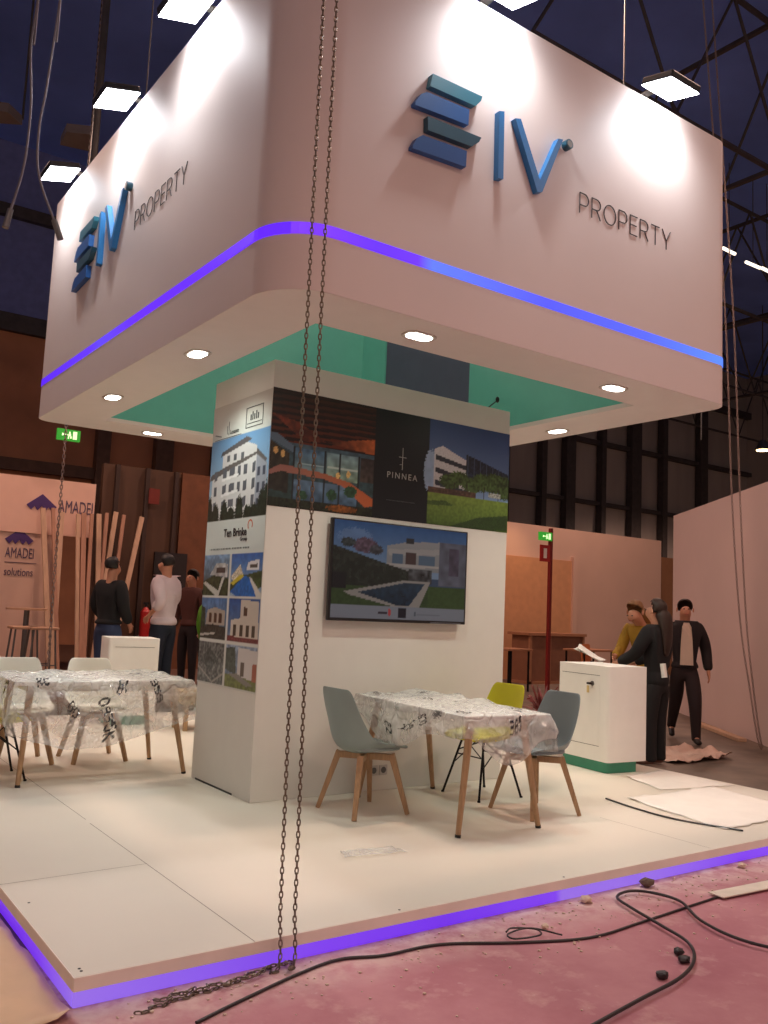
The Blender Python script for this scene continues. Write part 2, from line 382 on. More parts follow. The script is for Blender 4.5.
for (x, y, along), lb in zip(DL, DLL):
    x, y = kx(x), ky(y)
    t = thing('downlight', lb, 'ceiling light', (x, y, ZB), PI/2 if along else 0, 'downlights in the canopy soffit')
    bm = bmesh.new(); prism(bm, rrect(-.12, -.08, .12, .08, .06, 5), lambda p: Vector((p[0], p[1], -.008)), lambda p: Vector((p[0], p[1], -.001)))
    obj('trim_ring', bm, TRIM, t)
    bm = bmesh.new(); prism(bm, rrect(-.095, -.055, .095, .055, .05, 5), lambda p: Vector((p[0], p[1], -.012)), lambda p: Vector((p[0], p[1], -.0085)))
    obj('lens', bm, GLOW, t)
    spot('downlight_beam', (x, y, ZB-.03), (x, y, 0), 72 if x > 3.6 else 56, (.93, 1, .88), math.radians(132), .8, .06)

# ---------------- floodlights washing the fascia
FGLOW = mat('floodlight_glow', (255, 255, 255), .5, emit=(250, 250, 255), estr=26)
FL = [(3.44, 0, 'floodlight above the word PROPERTY on the front of the canopy'), (2.0, 0, 'floodlight above the front logo, cut by the top of the frame'),
      (1.28, 1, 'floodlight nearest the front on the left face of the canopy'), (2.5, 1, 'middle one of the three floodlights on the left canopy face'),
      (3.88, 1, 'floodlight at the far end of the left canopy face')]
for a, side, lb in FL:
    a = kx(a) if side == 0 else ky(a)
    loc = (a, Y0, ZT+.06) if side == 0 else (X0, a, ZT+.06)
    t = thing('floodlight', lb, 'floodlight', loc, 0 if side == 0 else -PI/2, 'floodlights along the top of the canopy')
    mt = Matrix.Translation((0, -.14, -.006)) @ Matrix.Rotation(math.radians(14), 4, 'X')
    bm = bmesh.new(); box(bm, (-.18, -.15, 0), (.18, .15, .06), .014, mt); obj('housing', bm, BLACK, t)
    bm = bmesh.new(); box(bm, (-.173, -.143, -.007), (.173, .143, .001), 0, mt); obj('lens', bm, FGLOW, t)
    bm = bmesh.new(); box(bm, (-.035, -.07, .055), (.035, .12, .067)); box(bm, (-.035, .11, -.08), (.035, .12, .06)); box(bm, (-.035, .0, -.085), (.035, .12, -.074)); obj('bracket', bm, GREYM, t)
    mw = Matrix.Translation(loc) @ Matrix.Rotation(0 if side == 0 else -PI/2, 4, 'Z') @ mt
    p = mw @ Vector((0, -.085, -.04)); q = mw @ Vector((0, .232, -.40))
    spot('floodlight_beam', p, q, 115, (.93, .96, 1), math.radians(66), .45, .035)
    q = mw @ Vector((0, 0, -2.0)); spot('floodlight_spill', p, q, 62, (.95, .96, 1), math.radians(150), 1, .07)

# ---------------- logo and lettering on both faces
TE, BL, DT, BB, LT = (mat('sign_teal', (52, 128, 150), .4), mat('sign_blue', (38, 100, 170), .4), mat('sign_dark_teal', (34, 84, 104), .4),
                      mat('sign_deep_blue', (24, 84, 150), .4), mat('sign_letter_blue', (44, 122, 184), .4))
FY = Y0-.048
def w2(px): return [(on('y', FY, *q).x, on('y', FY, *q).z) for q in px]
bars = [(TE, [(433, 73.5), (482.5, 96.5), (481, 101), (475.5, 106), (430.5, 86)]), (BL, [(427, 91.8), (469.5, 109.5), (468.5, 125), (415.6, 104.8), (415.4, 101.7), (421, 94)]),
        (DT, [(428, 116), (481.5, 137.6), (479, 142), (472, 146.5), (428, 130)]), (BB, [(423, 135), (467, 151), (466, 167), (412.8, 148), (413, 145), (417, 138)])]
letters = [('letter_bar', [(499.5, 110.8), (504.6, 111.4), (503.4, 179), (498.2, 178)]),
           ('letter_v', [(515.5, 118.2), (521, 118.8), (540, 180), (558.4, 138.5), (563.2, 139.5), (542.4, 192), (537.6, 192)])]
def logo(name, label, f):
    t = thing(name, label, 'sign', f(kx(2.0), kz(4.0), 0), 0, 'blue logo signs on the canopy')
    base = Vector(f(kx(2.0), kz(4.0), 0))
    def part(nm, pts, m, d=.048):
        bm = bmesh.new(); prism(bm, pts, lambda p: Vector(f(p[0], p[1], d))-base, lambda p: Vector(f(p[0], p[1], .001))-base); return obj(nm, bm, m, t)
    for m, px in bars: part('logo_bar', w2(px), m)
    for nm, px in letters: part(nm, w2(px), LT)
    c = w2([(569.8, 143.9)])[0]; rg = [(c[0]+.037*math.cos(k*PI/10), c[1]+.037*math.sin(k*PI/10)) for k in range(20)]
    o = part('letter_dot', rg, DT); part('dot_face', [(c[0]+.025*math.cos(k*PI/10), c[1]+.025*math.sin(k*PI/10)) for k in range(20)], GREYM, .052)
    return t
logo('company_logo', 'blue and teal raised bars and IV logo on the front canopy face', lambda x, z, d: (x, Y0-d, z))
# on the left face the same sign reads towards the front corner
LQ = lambda x, z, d: (X0-d, ky(3.5)-(x-kx(1.48)), z)
logo('company_logo', 'blue and teal raised bars and IV logo on the left canopy face', LQ)
INK = mat('dark_ink', (44, 36, 40), .6)
def arc(cx, cy, rx, ry, a0, a1, n=10): return [(cx+rx*math.cos(math.radians(a0+(a1-a0)*k/n)), cy+ry*math.sin(math.radians(a0+(a1-a0)*k/n))) for k in range(n+1)]
GL = {'P': [[(0, 0), (0, 1), (.32, 1)]+arc(.32, .7, .28, .3, 90, -90)+[(0, .4)]], 'R': [[(0, 0), (0, 1), (.32, 1)]+arc(.32, .72, .28, .28, 90, -90)+[(0, .44)], [(.34, .44), (.6, 0)]],
      'O': [arc(.42, .5, .42, .5, 0, 360, 24)], 'E': [[(.52, 1), (0, 1), (0, 0), (.52, 0)], [(0, .52), (.46, .52)]], 'T': [[(0, 1), (.64, 1)], [(.32, 1), (.32, 0)]], 'Y': [[(0, 1), (.32, .44), (.64, 1)], [(.32, .44), (.32, 0)]]}
GW = {'P': .6, 'R': .62, 'O': .84, 'E': .52, 'T': .64, 'Y': .64}
def thin_word(name, word, h, width, mtx, m, parent, w=.0062, gap=.24):
    tot = sum(GW[c_] for c_ in word)+gap*(len(word)-1); sx = width/tot; x = 0; bm = bmesh.new()
    for ch in word:
        for st in GL[ch]:
            pts = [Vector(((x+p[0])*sx, p[1]*h, 0)) for p in st]
            for a, b_ in zip(pts, pts[1:]):
                d = (b_-a).normalized(); n = Vector((-d.y, d.x, 0))*w/2; e = d*w*.4
                prism(bm, [(q.x, q.y) for q in (a-n-e, b_-n+e, b_+n+e, a+n-e)], lambda p: mtx @ Vector((p[0], p[1], .004)), lambda p: mtx @ Vector((p[0], p[1], -.001)))
        x += GW[ch]+gap
    return obj(name, bm, m, parent)
tag(thin_word('property_lettering', 'PROPERTY', .1525, 1.061, frame((kx(2.73), Y0-.003, kz(3.925)), (1, 0, 0), (0, 0, 1)), INK, None), 'thin dark word PROPERTY on the front of the canopy', 'lettering', 'PROPERTY lettering')
tag(thin_word('property_lettering', 'PROPERTY', .1525, 1.061, frame((X0-.003, ky(2.25), kz(3.945)), (0, -1, 0), (0, 0, 1)), INK, None), 'thin dark word PROPERTY on the left side of the canopy', 'lettering', 'PROPERTY lettering')

# ================================================================== TOWER
TX0, TX1, TY0, TY1, TZ = 1.872, 4.244, 2.293, 3.303, 3.295
TW = mat('tower_white', (222, 220, 212), .5, var=.015)
tw = thing('display_tower', 'white central display tower covered with printed property pictures', 'display tower', (TX0, TY0, H))
def TB(lo, hi, bev=0): return B([lo[0]-TX0, lo[1]-TY0, lo[2]-H], [hi[0]-TX0, hi[1]-TY0, hi[2]-H], bev)
obj('body', TB((TX0, TY0, H), (TX1, TY1, TZ), .004), TW, tw)
obj('floor_gap', TB((TX0-.002, TY0+.28, H), (TX0+.01, TY1-.08, H+.014)), BLACK, tw)
PRINT = picture_mat('printed_vinyl', .4)
c = Canvas(300, 112, (14, 18, 24))
# interior photograph
c.rect(0, .35, .39, 1, (30, 16, 12), (44, 20, 14), nz=.25, cell=3)
for k in range(9):
    v = .98-.055*k; c.line((0, v-.05), (.39, v), .012, (58+6*k, 26+2*k, 18)); c.line((0, v-.02), (.39, v+.01), .006, (26, 14, 12))
c.poly([(0, .78), (.1, .74), (.2, .6), (.12, .58)], (120, 50, 28), (80, 34, 22), 'u', .3, 3)
c.poly([(.2, .6), (.39, .56), (.39, .7), (.3, .66)], (70, 34, 22), (190, 100, 50), 'u', .2, 3)
c.rect(0, 0, .39, .55, (30, 48, 44), (70, 96, 110), nz=.2, cell=3)
c.poly([(0, .62), (.02, .62), (.13, .46), (.13, .42), (0, .56)], (96, 120, 140))
c.poly([(0, .55), (.07, .46), (.07, .12), (0, .14)], (36, 34, 30), (64, 54, 40), nz=.3, cell=3)
c.rect(.085, .3, .2, .52, (118, 140, 138), (74, 110, 140), nz=.25, cell=4); c.rect(.205, .28, .33, .52, (126, 148, 128), (120, 150, 160), nz=.25, cell=4)
c.rect(.21, .38, .33, .4, (180, 196, 190)); c.rect(.1, .38, .2, .395, (150, 176, 180))
c.rect(.09, .08, .33, .25, (60, 84, 106), (92, 116, 140), nz=.25, cell=4)
for u in (.085, .2, .2, .255, .33): c.line((u, .08), (u, .52), .01, (30, 36, 40))
c.poly([(0, .26), (.04, .3), (.2, .28), (.27, .24), (.36, .08), (.39, .1), (.39, .16), (.3, .28), (.2, .33), (.04, .36), (0, .3)], (150, 104, 96), (176, 90, 50), 'u')
c.rect(.335, .3, .39, .52, (70, 60, 54), (50, 44, 44), nz=.3, cell=3)
for q in ((.02, .47), (.045, .45), (.25, .33), (.29, .35)): c.blob(*q, .008, .03, (220, 180, 110), .1, 1, .1)
for q in ((.3, .2, .025, .05), (.23, .15, .02, .05), (.12, .12, .02, .04)): c.blob(*q, (40, 70, 48))
c.rect(0, 0, .39, .075, (30, 34, 22), nz=.4, cell=2)
c.blob(.27, .04, .06, .03, (120, 70, 30))
# black panel
c.rect(.39, 0, .62, 1, (14, 18, 23))
# building photograph
c.rect(.62, .3, 1, 1, (126, 156, 196), (44, 66, 116))
c.blob(.63, .5, .03, .2, (150, 176, 206), .05, 4, .2)
c.poly([(.645, .34), (.645, .72), (.68, .76), (.83, .62), (.83, .36)], (196, 198, 200), (214, 216, 220), nz=.05)
for k in range(3):
    v = .64-.12*k; c.poly([(.65, v-.02), (.65, v+.03), (.83, v-.055-.02*k*0), (.83, v-.095)], (46, 52, 64))
c.poly([(.79, .4), (.79, .72), (1, .58), (1, .4)], (44, 56, 80), (28, 34, 48), nz=.35, cell=2)
for k in range(6): c.line((.8+.03*k, .4), (.8+.03*k, .72-.02*k), .006, (70, 84, 110))
for q in ((.72, .43, .05, .07), (.76, .48, .045, .06), (.82, .42, .05, .07), (.87, .46, .05, .09), (.93, .47, .055, .1), (.98, .44, .04, .12)): c.blob(*q, (66, 88, 44), .4, 2)
for u in (.74, .8, .88, .95): c.line((u, .3), (u, .42), .006, (52, 44, 34))
c.rect(.9, .33, .96, .37, (170, 176, 170), nz=.3)
c.rect(.62, .29, .84, .36, (84, 62, 50), nz=.3, cell=2)
c.rect(.62, 0, 1, .3, (70, 96, 36), (122, 146, 62), nz=.12, cell=2)
c.poly([(.72, .0), (.86, .12), (1, .17), (1, .02), (.9, 0)], (44, 66, 30), nz=.2); c.poly([(.62, .22), (.7, .24), (.74, .2), (.62, .18)], (66, 90, 38), nz=.2)
c.mesh('mural', lambda u, v: (u*(TX1-TX0), -.003, 2.21-H+v*.878), PRINT, tw)
PALE = mat('pale_print_ink', (176, 176, 170), .5)
ax = lambda x, z, y=TY0-.005: (x-TX0, y-TY0, z-H)
text_obj('mural_lettering', 'PINNEA', .07, PALE, tw, frame(ax(3.075, 2.545), (1, 0, 0), (0, 0, 1)), depth=.001, align='CENTER', space=1.35)
bm = bmesh.new(); box(bm, ax(3.07, 2.62, TY0-.006), ax(3.076, 2.8, TY0-.004)); box(bm, ax(3.035, 2.72, TY0-.006), ax(3.11, 2.725, TY0-.004))
box(bm, ax(3.045, 2.66, TY0-.006), ax(3.07, 2.664, TY0-.004)); obj('mural_emblem', bm, PALE, tw)
bm = bmesh.new()
for k in range(22): box(bm, ax(2.93+.013*k, 2.36, TY0-.0055), ax(2.936+.013*k, 2.368, TY0-.004))
obj('mural_small_lettering', bm, mat('dim_print', (80, 84, 86), .5), tw)

# left side print: y runs away (u=0 at the far edge, u=1 at the near corner)
SZ0, SZ1 = .86, 3.08
sw, sh = 120, 264
c = Canvas(sw, sh, (206, 206, 200))
V = lambda z: (z-SZ0)/(SZ1-SZ0)
c.rect(0, V(2.80), 1, 1, (204, 210, 208), (196, 192, 184))
# apartment house photograph
c.rect(0, V(2.14), 1, V(2.80), (176, 198, 214), (104, 150, 196))
def hh(u, z): return (u, V(z))
c.poly([hh(.03, 2.14), hh(.05, 2.5), hh(.25, 2.56), hh(.78, 2.62), hh(.96, 2.52), hh(1, 2.14)], (206, 208, 210))
c.poly([hh(.0, 2.47), hh(.02, 2.52), hh(.8, 2.66), hh(.97, 2.56), hh(.95, 2.53), hh(.8, 2.61)], (96, 92, 92))
c.poly([hh(.22, 2.56), hh(.22, 2.66), hh(.62, 2.73), hh(.8, 2.68), hh(.8, 2.63)], (200, 200, 202))
c.poly([hh(.18, 2.655), hh(.2, 2.69), hh(.62, 2.77), hh(.72, 2.74), hh(.62, 2.72)], (86, 84, 88))
for r in range(3):
    for k, u in enumerate((.09, .24, .36, .5, .6, .74, .88)):
        z = 2.2+.125*r+.02*u+.01; w = (.05, .07, .09, .05, .06, .05, .05)[k]
        c.poly([hh(u, z), hh(u+w, z+.008), hh(u+w, z+.085), hh(u, z+.078)], (92, 98, 108))
    c.poly([hh(.22, 2.2+.125*r), hh(.52, 2.225+.125*r), hh(.52, 2.245+.125*r), hh(.22, 2.225+.125*r)], (226, 228, 230))
for u in (.3, .42, .54): c.rect(u, V(2.6), u+.05, V(2.65), (90, 96, 104))
c.poly([hh(.8, 2.14), hh(.8, 2.61), hh(.97, 2.53), hh(1, 2.14)], (150, 158, 172))
for r in range(3):
    for u in (.83, .91): c.rect(u, V(2.2+.12*r), u+.04, V(2.27+.12*r), (70, 78, 96))
for u, hgt in ((.02, .2), (.14, .13), (.3, .15), (.42, .09), (.56, .17), (.7, .09), (.8, .1), (.92, .2), (1, .26)):
    c.blob(u, V(2.15), .07, hgt/(SZ1-SZ0)*.95, (34, 48, 38), .3, 2)
c.rect(0, V(1.865), 1, V(2.14), (204, 212, 210))
def cellpic(i, j):
    u0, u1 = (.0, .455) if i == 0 else (.49, 1); zt = 1.865-j*.338; zb = zt-.315
    return lambda u, v: (u0+(u1-u0)*u, V(zb+(zt-zb)*v))
def CP_(f, pts, *a, **k): c.poly([f(*p) for p in pts], *a, **k)
SQ = [(0, 0), (1, 0), (1, 1), (0, 1)]
f = cellpic(0, 0); CP_(f, SQ, (60, 66, 62), (120, 150, 184), nz=.2, cell=3); CP_(f, [(.25, .5), (.5, .8), (.95, .78), (.95, .45)], (176, 176, 176), nz=.2, cell=3)
CP_(f, [(.5, .55), (.85, .55), (.85, .68), (.5, .68)], (70, 60, 58)); CP_(f, [(0, .35), (.4, .5), (1, .42), (1, 0), (0, 0)], (54, 64, 42), nz=.3, cell=2); CP_(f, [(0, .3), (.1, .34), (.62, .12), (.75, .45), (.85, .45), (.65, 0), (.5, 0)], (190, 190, 184))
f = cellpic(1, 0); CP_(f, SQ, (150, 172, 190), (50, 96, 168), nz=.1, cell=3); CP_(f, [(0, .3), (.3, .55), (.5, .5), (1, .6), (1, .2), (0, .1)], (60, 76, 44), nz=.3, cell=3)
CP_(f, [(.5, .6), (.55, .8), (.9, .86), (.9, .62)], (214, 214, 216)); CP_(f, [(.62, .66), (.85, .66), (.85, .76), (.62, .74)], (80, 74, 70)); CP_(f, [(0, .45), (.3, .75), (.42, .5), (.1, .35)], (200, 190, 170), nz=.2)
CP_(f, [(0, .3), (.3, .5), (.5, .48), (.1, .26)], (196, 180, 60)); CP_(f, [(0, .1), (.45, .48), (.6, .45), (.85, 0), (.2, 0)], (34, 100, 176), nz=.15, cell=2); CP_(f, [(.6, .45), (.68, .42), (1, .05), (1, 0), (.85, 0)], (206, 204, 196))
f = cellpic(0, 1); CP_(f, SQ, (90, 100, 104), (86, 124, 176), nz=.15, cell=3); CP_(f, [(.2, .35), (.25, .7), (.55, .78), (.95, .7), (.95, .35)], (170, 158, 146)); 
for u in (.32, .52, .72): CP_(f, [(u, .4), (u+.12, .4), (u+.12, .62), (u, .64)], (84, 56, 44))
CP_(f, [(0, 0), (1, 0), (1, .3), (.5, .36), (0, .3)], (58, 56, 50), nz=.3, cell=2); CP_(f, [(0, .1), (.6, .16), (.6, .12), (0, .04)], (180, 176, 170)); CP_(f, [(0, .3), (.18, .3), (.16, .75), (0, .8)], (52, 64, 48), nz=.3, cell=2)
f = cellpic(1, 1); CP_(f, SQ, (120, 140, 168), (46, 86, 150), nz=.1, cell=3); CP_(f, [(.1, .1), (.1, .5), (.4, .55), (.4, 1), (.95, .95), (.98, .1)], (200, 190, 178)); CP_(f, [(.5, .6), (.62, .6), (.62, .8), (.5, .82)], (84, 62, 50))
for u in (.18, .4, .6, .78): CP_(f, [(u, .14), (u+.1, .14), (u+.1, .4), (u, .4)], (80, 68, 58))
CP_(f, [(0, 0), (1, 0), (1, .1), (0, .12)], (120, 60, 60), nz=.2)
f = cellpic(0, 2); CP_(f, SQ, (96, 98, 96), nz=.5, cell=2); CP_(f, [(0, .4), (.6, .05), (1, .3), (1, .24), (.6, 0), (0, .34)], (150, 146, 140)); CP_(f, [(.1, .5), (.5, .3), (.8, .6), (.4, .85)], (70, 74, 72), nz=.5, cell=2)
f = cellpic(1, 2); CP_(f, SQ, (96, 116, 140), (140, 156, 178), nz=.2, cell=3); CP_(f, [(.4, .2), (.4, .95), (1, .9), (1, .2)], (206, 200, 196)); CP_(f, [(.5, .3), (.62, .3), (.62, .6), (.5, .62)], (90, 76, 66)); CP_(f, [(.85, .1), (1, .1), (1, .6), (.87, .62)], (160, 92, 70))
CP_(f, [(0, .9), (.3, .95), (.36, .3), (0, .4)], (66, 74, 66), nz=.3, cell=2); CP_(f, [(0, 0), (1, 0), (1, .2), (.4, .3), (0, .3)], (108, 116, 60), nz=.2, cell=2); CP_(f, [(.1, .3), (.4, .34), (.9, .12), (.7, .08)], (130, 124, 118))
c.mesh('side_print', lambda u, v: (-.003, (TY1-TY0)*(1-u), SZ0-H+v*(SZ1-SZ0)), PRINT, tw)
DGT = mat('print_grey', (84, 90, 92), .5); ORG = mat('print_orange', (214, 120, 84), .5)
sf = lambda d, z: frame((-.006, (TY1-TY0)-d, z-H), (0, -1, 0), (0, 0, 1))   # d = distance from the far edge
text_obj('print_lettering', 'Ten Brinke', .088, INK, tw, sf(.33, 2.005), depth=.0008, thick=.0016)
text_obj('print_lettering', 'Group', .045, INK, tw, sf(.62, 1.965), depth=.0008)
bm = bmesh.new()
for k in range(26): box(bm, (-.0055, .92-.027*k-(.012 if k % 7 else .004), 1.905-H), (-.0035, .92-.027*k, 1.918-H))
obj('small_print_lettering', bm, DGT, tw)
bm = bmesh.new(); cc = Vector((0, .235, 2.06-H))
for k in range(14):
    a = -.6+k*.33; a2 = a+.33; p = [cc+Vector((-.005, -r*math.cos(x)*1, r*math.sin(x)+.02)) for x, r in ((a, .03), (a2, .03), (a2, .042), (a, .042))]
    bm.faces.new([bm.verts.new(q) for q in p])
obj('print_orange_mark', bm, ORG, tw)
bm = bmesh.new()
def brect(y0, z0, y1, z1, w=.006):
    for lo, hi in (((y0, z0), (y1, z0+w)), ((y0, z1-w), (y1, z1)), ((y0, z0), (y0+w, z1)), ((y1-w, z0), (y1, z1))): box(bm, (-.006, lo[0], lo[1]-H), (-.004, hi[0], hi[1]-H))
brect(.13, 2.83, .41, 2.99); brect(.15, 2.86, .39, 2.865, .005)
for k in range(5): box(bm, (-.006, .2+.03*k, 2.885-H), (-.004, .215+.03*k, (2.93+.02*(k % 2))-H))
box(bm, (-.006, .48, 2.80-H), (-.004, .95, 2.804-H)); box(bm, (-.006, .7, 2.82-H), (-.004, .706, 2.93-H)); box(bm, (-.006, .73, 2.83-H), (-.004, .735, 2.9-H))
for k in range(6): box(bm, (-.006, .84+.02*k, 2.82+.004*k-H), (-.004, .85+.02*k, 2.83+.004*k-H))
obj('print_logo', bm, DGT, tw)
text_obj('print_lettering', 'Levante', .05, DGT, tw, sf(.33, 2.825), depth=.0008)
# sockets
t = thing('wall_socket', 'pair of small wall sockets low on the tower behind the table', 'socket', on('y', TY0, 378, 770))
for s in (-.045, .045):
    obj('plate', B((s-.038, -.01, -.038), (s+.038, -.0005, .038), .004), mat('socket_grey', (190, 188, 184), .4), t)
    bm = bmesh.new(); tube(bm, (s, -.0112, 0), (s, -.0095, 0), .024, seg=16); obj('plug_hole', bm, mat('socket_dark', (92, 92, 92), .5), t)
# little gooseneck on top
t = thing('small_microphone', 'small black gooseneck stick rising from the top edge of tower', 'microphone', (4.13, 2.45, TZ))
bm = bmesh.new(); sweep(bm, smooth_path([(-.05, 0, 0), (0, 0, .05), (.09, 0, .12)]), .006, 6); obj('stem', bm, BLACK, t)
bm = bmesh.new(); bmesh.ops.create_uvsphere(bm, u_segments=10, v_segments=8, radius=.018, matrix=Matrix.Translation((.1, 0, .135))@Matrix.Diagonal((1, 1, 1.6, 1))); obj('head', bm, BLACK, t, True)

# ---------------- television
tvp = [on('y', TY0-.075, *q) for q in ((333, 519), (467, 532), (465, 625), (329, 618))]
tv = thing('television', 'flat black wall television showing a villa with a pool', 'television', (sum(p.x for p in tvp)/4, TY0, sum(p.z for p in tvp)/4))
obj('cabinet', B((-.67, -.075, -.385), (.67, -.04, .385), .006), BLACK, tv)
obj('wall_mount', B((-.2, -.04, -.15), (.2, -.001, .15)), BLACKM, tv)
c = Canvas(150, 86, (60, 80, 110))
c.rect(0, .45, 1, 1, (128, 156, 190), (52, 92, 150), nz=.03, cell=4)
c.blob(.15, .83, .12, .1, (96, 128, 176), .05, 5, .3)
c.blob(.22, .76, .09, .08, (90, 74, 92), .3, 2); c.blob(.1, .78, .05, .05, (52, 62, 66), .3, 2); c.blob(.3, .72, .05, .05, (66, 70, 80), .3, 2)
c.poly([(.38, .52), (.38, .78), (.55, .84), (.78, .86), (.8, .52)], (134, 140, 146), (150, 154, 160)); c.rect(.52, .82, .58, .88, (50, 54, 60))
c.poly([(.38, .74), (.4, .68), (.78, .72), (.78, .78)], (160, 162, 166)); c.rect(.42, .6, .5, .7, (80, 104, 132)); c.rect(.62, .6, .75, .7, (84, 108, 134)); c.rect(.52, .58, .6, .72, (74, 60, 62))
c.poly([(.38, .55), (.78, .57), (.78, .6), (.38, .59)], (170, 170, 172)); c.rect(.55, .4, .73, .55, (70, 74, 80), nz=.5, cell=3); c.rect(.78, .38, 1, .86, (92, 98, 116), nz=.15, cell=5)
c.rect(.86, .5, .94, .8, (80, 76, 96), nz=.2, cell=4)
c.poly([(0, .74), (.34, .6), (.55, .52), (.55, .38), (.3, .34), (0, .28)], (34, 42, 38), (44, 50, 46), nz=.25, cell=3)
c.rect(0, .14, 1, .34, (52, 74, 44), nz=.1, cell=2); c.rect(.7, .14, 1, .37, (58, 82, 46), nz=.08, cell=2); c.rect(0, .3, .1, .46, (26, 28, 34))
c.poly([(.08, .27), (.52, .42), (.72, .42), (.64, .14), (.42, .14), (.12, .24)], (150, 150, 150)); c.poly([(.18, .27), (.54, .4), (.68, .4), (.56, .15), (.46, .15)], (22, 44, 66), (40, 62, 84), nz=.2, cell=3)
c.rect(0, 0, 1, .14, (132, 142, 160)); c.rect(.48, .02, .54, .12, (24, 28, 44)); c.rect(.62, .05, .8, .07, (112, 122, 138)); c.rect(.6, .04, .615, .09, (84, 96, 112))
c.rect(.33, .05, .4, .08, (52, 46, 60)); c.blob(.415, .075, .012, .04, (186, 70, 76), 0, 1, 0)
c.a *= .72; c.mesh('screen', lambda u, v: (-.652+1.304*u, -.0765, -.362+.735*v), picture_mat('television_screen', .12, .12), tv)
obj('control_strip', B((.3, -.078, -.383), (.62, -.072, -.374)), mat('tv_strip', (90, 90, 96), .3), tv)

# ================================================================== FURNITURE
def shell_bm(w_seat=.23, w_back=.2):
    # profile from seat front to the top of the back (y forward = -), local x across
    prof = [(-.235, .425), (-.222, .44), (-.12, .422), (0, .402), (.1, .398), (.17, .42), (.212, .475), (.23, .56), (.245, .65), (.258, .74), (.268, .82), (.27, .84)]
    half = [.17, .215, .232, .238, .238, .238, .236, .228, .214, .2, .18, .15]
    curl = [.006, .02, .05, .085, .115, .13, .12, .09, .055, .03, .012, 0.0]
    bm = bmesh.new(); nu = 12; rows = []
    for (y, z), hw, cu in zip(prof, half, curl):
        i = prof.index((y, z)); a = prof[max(0, i-1)]; b_ = prof[min(len(prof)-1, i+1)]; d = Vector((0, b_[0]-a[0], b_[1]-a[1])).normalized(); n = Vector((0, -d.z, d.y))
        row = []
        for k in range(nu+1):
            s = -1+2*k/nu; e = abs(s)**2.6
            row.append(bm.verts.new(Vector((hw*s, y, z))+n*cu*e))
        rows.append(row)
    for j in range(len(rows)-1):
        for k in range(nu): bm.faces.new((rows[j][k], rows[j][k+1], rows[j+1][k+1], rows[j+1][k]))
    return bm
def add_solid(o, t, lv=1):
    m = o.modifiers.new('thick', 'SOLIDIFY'); m.thickness = t; m.offset = 0
    m = o.modifiers.new('smooth', 'SUBSURF'); m.levels = lv; m.render_levels = lv
    for p in o.data.polygons: p.use_smooth = True
def make_chair(label, color, legs, group):
    t = thing('shell_chair', label, 'chair', (0, 0, 0), 0, group)
    sh_ = obj('shell', shell_bm(), color, t); add_solid(sh_, .009, 2)
    bm = bmesh.new(); o = rrect(-.19, -.205, .19, .15, .08, 6); prism(bm, o, lambda p: Vector((p[0], p[1], .425)), lambda p: Vector((p[0]*.96, p[1]*.96, .462)))
    cu = obj('seat_pad', bm, color, t); bv = cu.modifiers.new('b', 'BEVEL'); bv.width = .01; bv.segments = 3
    if legs == 'wood':
        for sx in (-1, 1):
            for sy in (-1, 1):
                bm = bmesh.new(); tube(bm, (sx*.13, sy*.13-.005, .395), (sx*.222, sy*.222, 0), .029, .02, sq=True); obj('leg', bm, WOOD, t)
        bm = bmesh.new()
        for a in (1, -1):
            d = Vector((1, a, 0)).normalized(); mtx = frame((0, -.005, .372), d, (0, 0, 1)); box(bm, (-.185, -.022, -.016), (.185, .022, .016), .003, mtx)
        obj('cross_frame', bm, WOOD, t)
    else:
        tops = []
        for sx in (-1, 1):
            for sy in (-1, 1):
                bm = bmesh.new(); a, b_ = Vector((sx*.12, sy*.1, .432)), Vector((sx*.21, sy*.215, 0)); tube(bm, a, b_, .009, .009, 8); tube(bm, b_, b_+Vector((0, 0, .012)), .012, .012, 8); obj('leg', bm, BLACKM, t)
        bm = bmesh.new()
        for sx in (-1, 1):
            tube(bm, (sx*.12, -.1, .428), (sx*.17, .155, .22), .005, .005, 6); tube(bm, (sx*.12, .1, .428), (sx*.17, -.155, .22), .005, .005, 6)
            tube(bm, (-sx*.12, sx*.1, .428), (sx*.14, sx*.125, .33), .005, .005, 6); tube(bm, (-.15, sx*.14, .3), (.15, sx*.14, .3), .005, .005, 6)
        tube(bm, (-.12, 0, .428), (.12, 0, .428), .006, .006, 6)
        obj('wire_brace', bm, BLACKM, t)
    return t
CG = mat('grey_green_shell', (134, 150, 148), .45, var=.03); CG2 = mat('grey_shell', (118, 128, 132), .45, var=.03)
CY = mat('lime_yellow_shell', (196, 190, 30), .45, var=.03); CW = mat('white_shell', (226, 224, 212), .45, var=.02)
def put(t, x, y, rz): t.location = (x, y, H+.001); t.rotation_euler = (0, 0, rz); return t
put(make_chair('grey green shell chair on wooden legs left of the front table', CG, 'wood', 'chairs at the front table'), 2.47, 1.77, PI/2+.02)
put(make_chair('grey shell chair on wooden legs between front table and white cabinet', CG2, 'wood', 'chairs at the front table'), 3.59, 1.235, -PI/2-.05)
put(make_chair('lime yellow shell chair on black wire legs behind the front table', CY, 'wire', 'chairs at the front table'), 3.63, 1.84, -PI/2)
wc = put(make_chair('white shell chair on wooden legs at the left edge of the picture', CW, 'wood', 'chairs at the back left table'), .82, 4.42, 0)
w2_ = copy_tree(wc); w2_['label'] = 'white shell chair on wooden legs behind the left table, right of its twin'; put(w2_, 1.42, 4.37, 0)
put(make_chair('yellow shell chair on black wire legs cut off by the left edge', CY, 'wire', 'chairs at the back left table'), .48, 3.84, PI/2)

